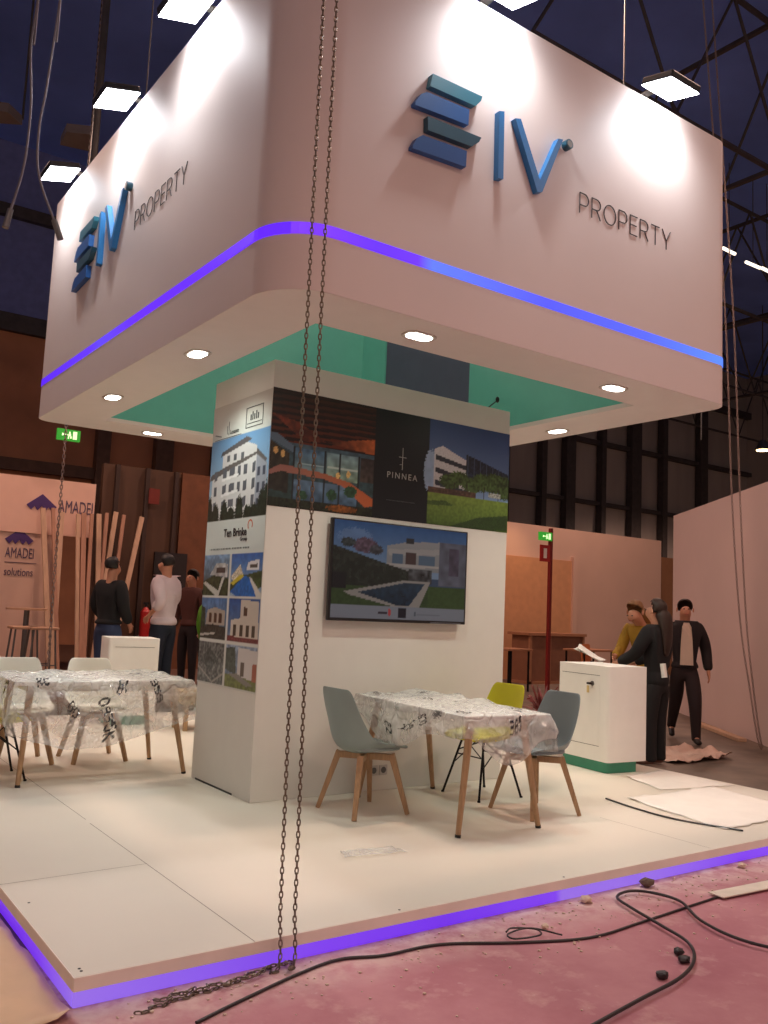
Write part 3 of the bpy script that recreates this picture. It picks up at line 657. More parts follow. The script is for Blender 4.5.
# film
def film_mat(name, base=.22):
    m = bpy.data.materials.new(name); m.use_nodes = True; nt = m.node_tree; b = nt.nodes['Principled BSDF']; out = nt.nodes['Material Output']
    b.inputs['Base Color'].default_value = (.82, .83, .8, 1); b.inputs['Roughness'].default_value = .16; b.inputs['Specular IOR Level'].default_value = 1.0
    tr = nt.nodes.new('ShaderNodeBsdfTransparent'); mx = nt.nodes.new('ShaderNodeMixShader')
    a = nt.nodes.new('ShaderNodeAttribute'); a.attribute_name = 'print'; sp = nt.nodes.new('ShaderNodeSeparateColor'); nt.links.new(a.outputs['Color'], sp.inputs[0])
    tc = nt.nodes.new('ShaderNodeTexCoord'); n = nt.nodes.new('ShaderNodeTexNoise'); n.inputs['Scale'].default_value = 9; n.inputs['Detail'].default_value = 5; n.inputs['Distortion'].default_value = 1.2
    nt.links.new(tc.outputs['Object'], n.inputs['Vector'])
    mr = nt.nodes.new('ShaderNodeMapRange'); mr.inputs[1].default_value = .3; mr.inputs[2].default_value = .75; mr.inputs[3].default_value = base*.6; mr.inputs[4].default_value = base*1.6
    nt.links.new(n.outputs['Fac'], mr.inputs[0])
    lw = nt.nodes.new('ShaderNodeLayerWeight'); lw.inputs[0].default_value = .25
    ad = nt.nodes.new('ShaderNodeMath'); ad.operation = 'MULTIPLY_ADD'; ad.inputs[1].default_value = .45; nt.links.new(lw.outputs['Facing'], ad.inputs[0]); nt.links.new(mr.outputs[0], ad.inputs[2])
    iv = nt.nodes.new('ShaderNodeMath'); iv.operation = 'SUBTRACT'; iv.inputs[0].default_value = 1; nt.links.new(sp.outputs[0], iv.inputs[1])
    mxx = nt.nodes.new('ShaderNodeMath'); mxx.operation = 'MAXIMUM'; nt.links.new(ad.outputs[0], mxx.inputs[0]); nt.links.new(iv.outputs[0], mxx.inputs[1])
    cm = nt.nodes.new('ShaderNodeMix'); cm.data_type = 'RGBA'; nt.links.new(sp.outputs[0], cm.inputs[0]); cm.inputs[6].default_value = (.02, .02, .025, 1); cm.inputs[7].default_value = (.8, .82, .79, 1)
    nt.links.new(cm.outputs[2], b.inputs['Base Color'])
    vo = nt.nodes.new('ShaderNodeTexVoronoi'); vo.feature = 'DISTANCE_TO_EDGE'; vo.inputs['Scale'].default_value = 6
    n2 = nt.nodes.new('ShaderNodeTexNoise'); n2.inputs['Scale'].default_value = 5; n2.inputs['Detail'].default_value = 3; nt.links.new(tc.outputs['Object'], n2.inputs['Vector'])
    va = nt.nodes.new('ShaderNodeVectorMath'); va.operation = 'MULTIPLY_ADD'; va.inputs[1].default_value = (.35, .35, .35); nt.links.new(n2.outputs['Color'], va.inputs[0]); nt.links.new(tc.outputs['Object'], va.inputs[2]); nt.links.new(va.outputs[0], vo.inputs['Vector'])
    cr = nt.nodes.new('ShaderNodeMapRange'); cr.inputs[1].default_value = 0; cr.inputs[2].default_value = .12; nt.links.new(vo.outputs['Distance'], cr.inputs[0])
    sm = nt.nodes.new('ShaderNodeMath'); sm.operation = 'ADD'; nt.links.new(cr.outputs[0], sm.inputs[0]); nt.links.new(n.outputs['Fac'], sm.inputs[1])
    bp = nt.nodes.new('ShaderNodeBump'); bp.inputs['Strength'].default_value = .7; bp.inputs['Distance'].default_value = .02; nt.links.new(sm.outputs[0], bp.inputs['Height']); nt.links.new(bp.outputs[0], b.inputs['Normal'])
    nt.links.new(mxx.outputs[0], mx.inputs[0]); nt.links.new(tr.outputs[0], mx.inputs[1]); nt.links.new(b.outputs[0], mx.inputs[2]); nt.links.new(mx.outputs[0], out.inputs['Surface'])
    return m
FILM = film_mat('clear_packing_film', .33)
FONT = {'X': ['10001', '01010', '00100', '00100', '00100', '01010', '10001'], 'Z': ['11111', '00001', '00010', '00100', '01000', '10000', '11111'], '0': ['01110', '10001', '10001', '10001', '10001', '10001', '01110'],
        '3': ['11110', '00001', '00001', '01110', '00001', '00001', '11110'], '5': ['11111', '10000', '11110', '00001', '00001', '10001', '01110'], 'G': ['01110', '10001', '10000', '10111', '10001', '10001', '01110'],
        'C': ['01111', '10000', '10000', '10000', '10000', '10000', '01111'], 'K': ['10001', '10010', '10100', '11000', '10100', '10010', '10001'], '9': ['01110', '10001', '10001', '01111', '00001', '00001', '01110'], ')': ['11000', '00110', '00011', '00001', '00011', '00110', '11000']}
def stamp(c, s, u, v, du, dv, rot=0):
    ca, sa = math.cos(rot), math.sin(rot); ar = c.w/c.h
    for i, ch in enumerate(s):
        for r_ in range(7):
            for q in range(5):
                if FONT[ch][r_][q] == '1':
                    x, y = (i*6+q)*du, (6-r_)*dv; px, py = u+x*ca-y*sa, v+(x*sa+y*ca)*ar
                    c.put((abs(c.U-px) <= du*.75) & (abs(c.V-py) <= du*.75*ar), (0, 0, 0))
def make_table(label, group, cx, cy, lx, ly, feet, rz=0):
    t = thing('table', label, 'table', (cx, cy, H), rz, group); cr, sr = math.cos(-rz), math.sin(-rz)
    feet = [(cx+(fx-cx)*cr-(fy-cy)*sr, cy+(fx-cx)*sr+(fy-cy)*cr) for fx, fy in feet]
    bm = bmesh.new(); prism(bm, rrect(-lx/2, -ly/2, lx/2, ly/2, .05, 5), lambda p: Vector((p[0], p[1], .722)), lambda p: Vector((p[0], p[1], .748))); obj('tabletop', bm, WHITE, t)
    bm = bmesh.new(); ix, iy = lx/2-.14, ly/2-.12
    for lo, hi in (((-ix, -iy-.01, .665), (ix, -iy+.01, .722)), ((-ix, iy-.01, .665), (ix, iy+.01, .722)), ((-ix-.01, -iy, .665), (-ix+.01, iy, .722)), ((ix-.01, -iy, .665), (ix+.01, iy, .722))): box(bm, lo, hi)
    obj('apron', bm, WHITE, t)
    for fx, fy in feet:
        sx, sy = (1 if fx > cx else -1), (1 if fy > cy else -1)
        a = Vector((sx*ix, sy*iy, .722)); b_ = Vector((fx-cx, fy-cy, 0)); k = .02
        lg = obj('leg', T(b_+(a-b_)*k, a, .017, .027, 14), WOOD, t); obj('foot_cap', T(b_, b_+(a-b_)*.025, .019, .019, 14), BLACK, lg)
    return t
make_table('white table with tapered wooden legs under film, in front of the television', 'tables on the platform', 2.95, 1.48, .70, 1.37, [(2.61, .92), (3.27, .88), (2.68, 2.14), (3.42, 2.18)], -.075)
make_table('white table with tapered wooden legs under film, left of the tower', 'tables on the platform', 1.19, 3.80, 1.36, .82, [(.59, 3.41), (1.88, 3.47), (1.86, 4.18), (.60, 4.16)])
def make_film(label, cx, cy, lx, ly, drops, canvas, seed, wob=.05, rz=0.0):
    """film lying on a table top: grid whose rim hangs down by its own drop on each side; drops(angle)->length"""
    nx, ny = 240, 180; W, D = lx/2, ly/2; zt = H+.752
    vs = []
    for j in range(ny):
        for i in range(nx):
            u, v = i/(nx-1)*2-1, j/(ny-1)*2-1
            L = drops(u, v)
            ex, ey = W+L, D+L
            x, y = u*ex, v*ey
            ox, oy = max(0, abs(x)-W), max(0, abs(y)-D); ov = math.hypot(ox, oy) if (ox and oy) else max(ox, oy)
            n1 = noise.noise(Vector((x*6+seed, y*6, 0))); n2 = noise.noise(Vector((x*17, y*17+seed, 3))); n3 = abs(noise.noise(Vector((x*3.2, y*3.2-seed, 9))))
            if ov > 0:
                fall = min(ov, L); spread = wob*min(1, fall/.12)*(1+1.0*n1)+.006*n2*min(1, fall/.05)
                px = max(-W, min(W, x))+(math.copysign(1, x)*spread if ox > 0 else 0); py = max(-D, min(D, y))+(math.copysign(1, y)*spread if oy > 0 else 0)
                pz = zt-fall*.97+.02*n1*min(1, fall/.1)
                if oy == 0: py += .02*n1
                if ox == 0: px += .02*n1
            else:
                e = min(1, min(W-abs(x), D-abs(y))/.05); px, py = x, y; pz = zt+e*(.004+.085*n3*max(0, n1+.4)+.008*abs(n2))
            vs.append((px, py, pz-H))
    me = bpy.data.meshes.new('film'); me.from_pydata(vs, [], [(j*nx+i, j*nx+i+1, (j+1)*nx+i+1, (j+1)*nx+i) for j in range(ny-1) for i in range(nx-1)])
    at = me.color_attributes.new('print', 'FLOAT_COLOR', 'POINT'); rgba = np.ones((nx*ny, 4)); rgba[:, :3] = canvas.a.reshape(-1, 3)/255; at.data.foreach_set('color', rgba.ravel().astype(np.float32))
    for p in me.polygons: p.use_smooth = True
    o = link('packing_film', me, FILM); o.location = (cx, cy, H); o.rotation_euler = (0, 0, rz); return tag(o, label, 'plastic film', 'packing film over the tables')
NX, NY = 240, 180
c = Canvas(NX, NY); du = .0048
for q_ in ((.13, .26, .035, .03), (.3, .8, .02, .03), (.62, .16, .03, .02)): c.blob(*q_, (20, 20, 26), .3, 2, .9)
stamp(c, '3G5', .5, .1, du, du); stamp(c, '0C5', .06, .3, du, du, .5); stamp(c, 'KX9', .4, .62, du, du, -.4); stamp(c, 'Z)', .58, .45, du, du, .8); stamp(c, '90X', .74, .2, du, du, 1.3)
stamp(c, 'X5G', .2, .82, du, du, .2); stamp(c, '0C', .2, .12, du*1.5, du*1.5, .3); stamp(c, '3K', .84, .5, du, du, 1.4); stamp(c, 'GX', .62, .78, du, du, .1); stamp(c, 'Z3', .07, .55, du, du, .1); stamp(c, '5KX', .1, .4, du, du, 1.2)
def gs(a, m, w): d = (a-m+PI) % (2*PI)-PI; return math.exp(-(d/w)**2)
def drR(u, v):
    a = math.atan2(v, u); return .1+.2*gs(a, PI*.98, .45)+.2*gs(a, -PI*.5, .5)+.15*gs(a, -.5, .35)+.02*math.sin(7*a)
make_film('clear crinkled packing film with black printing over the front table', 2.95, 1.48, .70, 1.37, drR, c, 2.3, .03, -.075)
c = Canvas(NX, NY)
stamp(c, 'XZ', .46, .52, du*1.3, du*1.3, .1); stamp(c, 'K)', .72, .55, du*1.3, du*1.3, 1.0); stamp(c, '0935K', .47, .2, du, du, -1.4); stamp(c, 'G0', .36, .15, du*.9, du, -.5); stamp(c, '5C', .12, .32, du*1.2, du, .4)
stamp(c, '359', .66, .22, du, du, -1.3); stamp(c, 'ZX', .84, .24, du, du, .6); stamp(c, 'CG', .2, .58, du*1.2, du, .2); stamp(c, 'KC', .24, .2, du, du, .3); stamp(c, 'X', .9, .6, du, du, .6); stamp(c, '90', .55, .2, du, du, 1.2)
def drL(u, v):
    a = math.atan2(v, u); return   .13+.37*gs(a, -PI*.53, .8)+.2*gs(a, -.1, .5)+.2*gs(a, PI*1.02, .4)+.015*math.sin(6*a)
make_film('clear crinkled packing film with black printing over the left table', 1.19, 3.80, 1.36, .82, drL, c, 7.7, .05)

# ---------------- white lockable cabinets
PLG = mat('cabinet_plinth_green', (58, 140, 112), .5)
def cabinet(label, loc, rz, wx, wy, z0, z1, key=True):
    t = thing('counter_cabinet', label, 'cabinet', loc, rz, 'white counter cabinets')
    bm = bmesh.new(); prism(bm, rrect(0, 0, wx, wy, .035, 6), lambda p: Vector((p[0], p[1], z0)), lambda p: Vector((p[0], p[1], z1))); obj('body', bm, WHITE, t, True)
    bm = bmesh.new(); prism(bm, rrect(.03, .04, wx-.08, wy-.03, .04, 6), lambda p: Vector((p[0], p[1], 0)), lambda p: Vector((p[0], p[1], z0))); obj('plinth', bm, PLG, t, True)
    if key:
        bm = bmesh.new(); a, b_, c0, c1 = .11, wy-.06, z0+.13, z1-.09
        bm.free()
        for lo, hi in (((-.001, a, c1), (.01, b_, c1+.004)), ((-.001, a, c0), (.01, b_, c0+.004))): obj('door_gap', B(lo, hi), mat('gap_dark', (70, 62, 56), .8), t)
        obj('door', B((-.003, a, c0+.006), (.002, b_, c1-.002), .001), WHITE, t)
        bm = bmesh.new(); tube(bm, (-.004, a+.09, c1-.075), (-.012, a+.09, c1-.075), .022, seg=14); o = obj('lock', bm, GREYM, t)
        bm = bmesh.new(); box(bm, (-.05, a+.087, c1-.079), (-.012, a+.093, c1-.071)); box(bm, (-.055, a+.08, c1-.083), (-.03, a+.115, c1-.066)); obj('key', bm, BLACKM, o)
        bm = bmesh.new(); box(bm, (-.04, a+.1, c1-.16), (-.034, a+.13, c1-.095), .003); obj('key_tag', bm, mat('tag_yellow', (222, 196, 130), .5), o)
    else:
        bm = bmesh.new(); box(bm, (.07, -.001, z1-.1), (wx-.06, .005, z1-.096)); obj('door_gap', bm, mat('gap_dark', (70, 62, 56), .8), t)
    return t
cabinet('white cabinet with a key in its lock beside the women at the right', (5.29, 2.02, H), -.10, .5, .68, .1, .955)
cabinet('white cabinet behind the left table in front of the two men', (2.14, 6.3, H), -.14, .56, .5, .1, .945, key=False)

# ---------------- papers and film on the platform
def sheet(name, pts, z, m, label, cat, amp=.01, seed=0, group=None, res=26, lift=.002):
    """irregular thin sheet: bilinear patch of four corners with small wrinkles"""
    a, b_, c_, d = [Vector((*p, 0)) for p in pts]; vs = []
    for j in range(res):
        for i in range(res):
            u, v = i/(res-1), j/(res-1); p = (a*(1-u)+b_*u)*(1-v)+(d*(1-u)+c_*u)*v
            n = noise.noise(p*3+Vector((seed, 0, 0))); e = noise.noise(p*9+Vector((0, seed, 0)))
            p += Vector((n, e, 0))*.03*(1 if min(u, v, 1-u, 1-v) < .01 else .2)
            p.z = z+lift+amp*abs(n)+amp*.5*abs(e); vs.append(p)
    me = bpy.data.meshes.new(name); me.from_pydata([tuple(v) for v in vs], [], [(j*res+i, j*res+i+1, (j+1)*res+i+1, (j+1)*res+i) for j in range(res-1) for i in range(res-1)])
    for p in me.polygons: p.use_smooth = True
    o = link(name, me, m); md = o.modifiers.new('t', 'SOLIDIFY'); md.thickness = .0015; md.offset = 1
    return tag(o, label, cat, group)
PAPER = mat('white_paper_sheet', (238, 234, 226), .6, var=.03, bump=.3)
sheet('paper_sheet', [(4.42, .28), (5.55, .25), (5.75, 1.25), (4.6, 1.25)], H, PAPER, 'large crinkled white sheet lying on the right end of the platform', 'sheet', .012, 1)
sheet('paper_sheet', [(5.15, 1.35), (5.98, 1.2), (6.0, 1.95), (5.4, 1.9)], H, PAPER, 'white sheet in front of the locked white cabinet', 'sheet', .01, 5)
FL2 = film_mat('loose_clear_film', .12)
me_ = sheet('film_scrap', [(1.72, .82), (2.12, .78), (2.1, .93), (1.78, .98)], H, FL2, 'small scrap of clear film lying on the platform near chains', 'plastic film', .03, 3)
at = me_.data.color_attributes.new('print', 'FLOAT_COLOR', 'POINT'); at.data.foreach_set('color', np.ones(len(me_.data.vertices)*4, np.float32))
bm = bmesh.new(); sweep(bm, smooth_path([(4.43, 1.3, H+.008), (4.36, .95, H+.008), (4.35, .6, H+.008), (4.5, .18, H+.008)]), .007, 6)
tag(obj('cable', bm, BLACK), 'thin dark cable along the edge of the crinkled white sheet', 'cable')

# ---------------- aisle floor things
RUB = mat('black_rubber_cable', (44, 36, 36), .5)
def cable(px, label, r=.0065, z=.011):
    pts = [on('z', 0, *q) for q in px]; pts = smooth_path(pts, 8)
    for p in pts: p.z = z
    bm = bmesh.new(); sweep(bm, pts, r, 8); return tag(obj('floor_cable', bm, RUB, None, True), label, 'cable', 'cables on the aisle floor')
cable([(196, 1026), (240, 1004), (300, 976), (340, 962), (384, 958), (440, 947), (520, 945), (590, 940), (640, 925), (700, 905), (768, 883), (830, 872)], 'long dark cable running across the whole red floor')
cable([(590, 1034), (640, 1006), (680, 984), (694, 966), (688, 948), (660, 930), (630, 912), (617, 902), (628, 896), (650, 897), (680, 906), (700, 925), (735, 943), (780, 955), (840, 962)], 'dark cable lying in a loose loop on the red floor', .0075, .025)
cable([(506, 938), (512, 934), (535, 935), (540, 941), (515, 945), (508, 940), (530, 934), (562, 941)], 'thin tangled wire beside the long cable', .004, .027)
BEI = mat('beige_board', (226, 212, 196), .7, var=.1)
bm = bmesh.new(); a, b_ = on('z', .004, 716, 898), on('z', .004, 775, 886); d = (b_-a); d.z = 0; dn = d.normalized()
mt = frame((a.x, a.y, .02), dn, (-dn.y, dn.x, 0)); box(bm, (0, -.05, -.004), (1.2, .05, .002), 0, mt)
tag(obj('board_strip', bm, BEI), 'pale strip of board lying on the red floor at the right', 'board')
def rock(name, px, r, m, label, cat, seed):
    p = on('z', .004, *px); bm = bmesh.new(); bmesh.ops.create_icosphere(bm, subdivisions=2, radius=1)
    for v in bm.verts: v.co = Vector((v.co.x*r, v.co.y*r*.8, v.co.z*r*.55))*(1+.35*noise.noise(v.co*2+Vector((seed, 0, 0))))
    zmin = min(v.co.z for v in bm.verts)
    for v in bm.verts: v.co += Vector((p.x, p.y, .0045-zmin))
    return tag(obj(name, bm, m), label, cat)
rock('stone', (647, 887), .045, mat('stone_brown', (112, 92, 78), .9, var=.3), 'brown lump of rubble against the violet strip', 'rubble', 1)
rock('plaster_lump', (586, 903), .035, mat('plaster', (214, 190, 170), .9), 'pale crumb of plaster beside the platform edge', 'rubble', 2)
rock('leaf_scrap', (662, 979), .03, RUB, 'dark scrap lying inside the cable loop, closest one', 'litter', 3); rock('leaf_scrap', (679, 955), .028, RUB, 'dark scrap in the cable loop, uppermost', 'litter', 4)
rock('leaf_scrap', (684, 963), .03, RUB, 'dark scrap touching the cable loop', 'litter', 5); rock('plaster_lump', (545, 929), .022, mat('plaster', (1, 1, 1)), 'small pale chip above the thin tangled wire', 'rubble', 6)
rock('plaster_lump', (742, 868), .03, mat('plaster', (1, 1, 1)), 'pale chip beside the platform at far right', 'rubble', 8)
bm = bmesh.new(); rr = random.Random(5)
for k in range(420):
    x, y = rr.uniform(.1, 5.5), -abs(rr.gauss(.02, .35))-.02; s = rr.uniform(.003, .009)
    bmesh.ops.create_icosphere(bm, subdivisions=1, radius=s, matrix=Matrix.Translation((x, y, .004+s*.5)) @ Matrix.Diagonal((1, 1, .5, 1)))
tag(obj('dust_crumbs', bm, mat('plaster', (1, 1, 1))), 'pale crumbs scattered on the red floor along the platform', 'dust', kind='stuff')
COV = mat('beige_cover_sheet', (214, 178, 140), .45, var=.12, scale=3, bump=.6)
sheet('cover_sheet', [(-3, -.28), (-.02, -.12), (-.02, 6), (-3, 6)], .0, COV, 'crumpled beige cover sheet on the floor left of platform', 'sheet', .05, 9, res=70, lift=.004)

# ================================================================== CHAINS AND HANGING CABLES
def chain(name, pts, pitch, label, group, m=STEEL, wire=.0032):
    # dense resample
    P = [Vector(p) for p in pts]; L = [0]
    for a, b_ in zip(P, P[1:]): L.append(L[-1]+(b_-a).length)
    n = int(L[-1]/pitch); vs, fs = [], []; k = 0
    tor = []
    NA, NB = 10, 5; hl, hw = pitch*.5+wire*.9, wire*2.1
    for i in range(NA):
        a = 2*PI*i/NA; ct = Vector((hw*math.cos(a), 0, hl*math.copysign(abs(math.sin(a))**.7, math.sin(a)))); nrm = Vector((math.cos(a), 0, math.sin(a)))
        for j in range(NB):
            b_ = 2*PI*j/NB; tor.append(ct+nrm*wire*math.cos(b_)+Vector((0, 1, 0))*wire*math.sin(b_))
    for q in range(n):
        s = (q+.5)*pitch
        while k < len(P)-2 and L[k+1] < s: k += 1
        t = (s-L[k])/max(1e-9, L[k+1]-L[k]); c0 = P[k].lerp(P[k+1], t); d = (P[k+1]-P[k]).normalized()
        side = d.cross(Vector((0.35, 1, .12))).normalized(); up = side.cross(d)
        if q % 2: side, up = up, -side
        b0 = len(vs)
        for v in tor: vs.append(tuple(c0+side*v.x+up*v.y+d*v.z))
        for i in range(NA):
            for j in range(NB): fs.append((b0+i*NB+j, b0+((i+1) % NA)*NB+j, b0+((i+1) % NA)*NB+(j+1) % NB, b0+i*NB+(j+1) % NB))
    me = bpy.data.meshes.new(name); me.from_pydata(vs, [], fs)
    return tag(link(name, me, m), label, 'chain', group)
def lie(x, y, pxs, jit, z=.0085):
    path = [(x-.13, y, 12.9), (x-.045, y, 4.6), (x-.035, y, 2.0), (x-.012, y, .2), (x-.005, y, .12), (x-.012, y-.02, .06), (x-.03, y-.04, .02)]
    sp = smooth_path([Vector((x-.05, y-.055, z))]+[Vector((*(on('z', 0, *q).xy), z)) for q in pxs], 10)
    for i, p in enumerate(sp): p.x += jit*math.sin(i*1.3); p.y += jit*math.cos(i*.9)
    return path+sp
chain('hoist_chain', lie(.84, -.035, [(262, 972), (225, 988), (190, 998), (160, 1008), (132, 1018)], .008), .0245, 'long steel hoist chain with its end across the red floor, left strand', 'front hoist chains')
chain('hoist_chain', lie(.893, -.065, [(285, 968), (240, 985), (205, 993), (180, 1000), (150, 1008)], .011, .022), .0245, 'long steel hoist chain hanging to the platform corner, right strand', 'front hoist chains')
bm = bmesh.new()
PALC = mat('dull_chain', (150, 130, 122), .6, metal=.2)
for off, lb in ((0, 'long loose chain hanging before the pink wall at right, left strand'), (9, 'long loose chain hanging before the pink wall at right, right strand')):
    px = [(700+off, -60), (703+off, 0), (715+off*.9, 160), (726+off*.9, 330), (732+off*.9, 500), (740+off*.7, 620), (750+off*.4, 690), (757+off*.3, 735), (762+off*.2, 752)]
    pts = smooth_path([on('y', 2.75, *q) for q in px], 6); pts = [p for p in pts if p.z > .02]
    pts.insert(0, Vector((pts[0].x-.3, 2.75, 12.9)))
    chain('slack_chain', pts, .05, lb, 'slack chains at the right', PALC, .0045)
a = on('y', 8.2, 66, 430); chain('slack_chain', [(a.x+.02, 8.2, 12.9), (a.x, 8.2, a.z), tuple(on('y', 8.2, 54, 580)), tuple(on('y', 8.2, 48, 668))], .05, 'grey chain hanging before the purple mountain logos', None, PALC, .007)
CAB = mat('grey_cable', (120, 116, 122), .5)
def hang(px, y, label, r, m=CAB, conn=True):
    top = on('y', y, *px[0]); pts = [Vector((top.x, y, 12.9)), Vector((top.x, y, top.z+.3))]+[on('y', y, *q) for q in px]
    t = thing('hanging_cable', label, 'cable', pts[-1], 0, 'cables dangling at top left'); b0 = pts[-1]
    bm = bmesh.new(); sweep(bm, [p-b0 for p in smooth_path(pts, 6)], r, 8); obj('cord', bm, m, t, True)
    d = (pts[-1]-pts[-2]).normalized()
    bm = bmesh.new(); tube(bm, -d*.04, d*.09, r*2.3, r*2.6, 12); obj('connector', bm, GREYM, t)
    return t
hang([(38, 0), (31, 48), (31, 105), (24, 165), (9, 215)], 2.4, 'dangling grey cable with plug nearest the upper left corner', .008)
hang([(60, 0), (47, 85), (39, 130), (39, 175), (56, 226)], 2.4, 'dangling grey cable with silver plug just left of the canopy', .008)
p = on('y', 7, 106, 0); q = on('y', 7, 93, 165)
tag(obj('rigging_tube', T((q.x, 7, q.z), (q.x, 7, 13.0), .045), DKST), 'dark vertical rigging tube behind the left canopy face', 'tube')
for (px, w) in (((598, 0), .012), ((703, 30), .012)):
    p = on('y', 8.5, *px); tag(obj('hanging_wire', T((p.x, 8.5, 5.6), (p.x, 8.5, 13.0), .015, seg=6), GREYM), 'thin vertical wire hanging behind the canopy at upper right', 'cable', 'thin wires behind the canopy')
for pts, lb in ((((96, 135), (66, 132), (60, 145), (92, 152)), 'flat grey panel hanging under the hall roof behind the canopy'), (((22, 125), (8, 112), (-20, 108), (-20, 122)), 'flat grey panel hanging under the hall roof at the left edge')):
    q = [on('z', 9, *p) for p in pts]; bm = bmesh.new(); prism(bm, [(p.x, p.y) for p in q], lambda p: Vector((p[0], p[1], 9)), lambda p: Vector((p[0], p[1], 9.15)))
    hl = thing('hall_heater', lb, 'ceiling panel', (q[0].x, q[0].y, 9), 0)
    o = obj('panel', bm, mat('heater_grey', (120, 108, 104), .6), None); o.parent = hl; o.matrix_parent_inverse = Matrix.Translation(-Vector((q[0].x, q[0].y, 9)))
    o2 = obj('hanger', T((0, 0, .1), (0, 0, 3.95), .02, seg=6), DKST, hl)

# ================================================================== BACKGROUND STANDS
PINK = mat('neighbour_wall_panel', (214, 178, 158), .7, var=.04, scale=1)
# skewed white partition on the right
A, Bq = Vector((8.9, 2.18, 0)), Vector((11.89, 6.21, 0))
A = Bq-(Bq-on('z', 0, 768, 747)).normalized()*((Bq-on('z', 0, 768, 747)).length+3.0)
d = (Bq-A).normalized(); n = Vector((d.y, -d.x, 0))*.12; bm = bmesh.new()
prism(bm, [(A.x, A.y), (Bq.x, Bq.y), (Bq.x+n.x, Bq.y+n.y), (A.x+n.x, A.y+n.y)], lambda p: Vector((*p, 0)), lambda p: Vector((*p, 3.34)))
tag(obj('partition_wall', bm, mat('partition_lilac', (216, 192, 186), .75, var=.03, scale=1)), 'tall pale partition wall behind the walking man', 'partition wall')
# back stand on the right
bs = thing('back_stand_wall', 'long pale orange stand wall behind the exit sign post', 'stand wall', (10, 12, 0))
obj('wall_panel', B((1.5, 0, 0), (9.2, .15, 3.7)), PINK, bs)
obj('lit_panel', B((1.5, -.04, 0), (5.6, -.001, 2.9)), mat('warm_beige_panel', (206, 150, 108), .7), bs)
obj('pilaster', B((5.6, -.1, 0), (5.75, -.001, 3.0)), PINK, bs)
obj('return_wall', B((9.3, .4, 0), (10.6, .55, 3.3)), mat('brown_return', (150, 104, 70), .7), bs)
spot('stand_lamp', (13.4, 11.0, 4.0), (13.4, 12.0, 1.5), 30, (1, .6, .32), 1.9, .8, .1)
t = thing('stand_floor', 'low raised floor of the neighbouring stand where the two men stand', 'platform', (-4, 7.35, 0))
obj('deck', B((0, 0, 0), (12.5, 12.4, .25)), mat('dark_brown_deck', (96, 66, 50), .6), t)
G0 = .251
# left neighbour stand
am = thing('neighbour_stand', 'pale pink stand wall with purple mountain logos and the word AMADEI', 'stand wall', (-4, 12, .25))
obj('wall_panel', B((0, 0, 0), (7.0, .12, 2.3)), PINK, am)
bn = obj('header_banner', B((0, -.03, 2.25), (7.6, -.001, 3.19)), mat('banner_pink', (226, 184, 164), .7, var=.02), am)
obj('lower_board', B((0, -.05, 0), (6.2, -.001, .85)), mat('stand_brown', (150, 104, 78), .6), am)
obj('wall_panel', B((0, -.002, 2.3), (7.0, .1, 3.1)), PINK, am)
PUR = mat('amadei_purple', (74, 48, 110), .5); PUR2 = mat('amadei_violet_grey', (88, 72, 96), .5)
def mountain(cx, cz, s, m=PUR):
    bm = bmesh.new()
    for o_ in (((-.9, -.1), (0, .62), (.9, -.12), (.62, -.4), (.42, -.16), (.24, -.42), (0, -.12), (-.24, -.42), (-.42, -.16), (-.62, -.4)),):
        prism(bm, [(p[0]*s+cx, p[1]*s+cz) for p in o_], lambda p: Vector((p[0], -.045, p[1])), lambda p: Vector((p[0], -.031, p[1])))
    return obj('mountain_logo', bm, m, am)
def loc_am(px): p = on('y', 11.96, *px); return p.x+4, p.z-.25
x, z = loc_am((42, 504)); mountain(x, z, .27)
x, z = loc_am((20, 538)); o_ = mountain(x, z, .25); o_.data.transform(Matrix.Translation((0, .027, 0)))
def stand_text(s_, px, px2, cap, yy=-.008):
    (x, z), (x2, _) = loc_am(px), loc_am(px2)
    o = text_obj('stand_lettering', s_, 1, PUR2, am, Matrix.Identity(4), depth=.003)
    co = [v.co.copy() for v in o.data.vertices]; lo, hi = min(c_.x for c_ in co), max(c_.x for c_ in co); h0, h1 = min(c_.y for c_ in co), max(c_.y for c_ in co)
    for v, c_ in zip(o.data.vertices, co): v.co = Vector((x+(c_.x-lo)/(hi-lo)*(x2-x), yy-c_.z*1, z+(c_.y-h0)/(h1-h0)*cap))
stand_text('AMADEI', (58, 512), (92.5, 512), .21, -.035); stand_text('AMADEI', (5, 557), (34, 557), .17); stand_text('solutions', (4, 575), (33, 575), .13)
bm = bmesh.new(); x, z = loc_am((5, 562)); box(bm, (x, -.008, z), (x+.5, -.003, z+.01)); obj('thin_rule', bm, PUR2, am)
# brown partition behind the men
br = thing('brown_partition', 'dark brown panelled partition behind the two standing men', 'partition wall', (3.75, 12.1, .25))
obj('panel', B((0, 0, 0), (9, .12, 3.6)), mat('brown_panels', (84, 56, 38), .6, var=.25, scale=1.2, stretch=(2, 1, .3)), br)
for x in (.2, .75, 1.3, 2.05): obj('batten', B((x, -.09, 0), (x+.07, -.001, 3.6)), mat('dark_batten', (56, 38, 30), .6), br)
obj('glossy_panel', B((1.45, -.06, 0), (4.9, -.001, 3.6)), mat('orange_brown_panel', (112, 68, 42), .5, var=.15), br)
obj('black_board', B((1.0, -.12, .9), (1.62, -.062, 2.1)), mat('black_board', (34, 26, 26), .5), br)
p = on('y', 11.9, 156, 496); t = thing('poster', 'small dark red poster high on the brown partition', 'poster', (p.x, 12.0, p.z)); obj('board', B((-.1, -.02, -.14), (.1, 0, .14)), mat('poster_red', (112, 36, 24), .6), t)
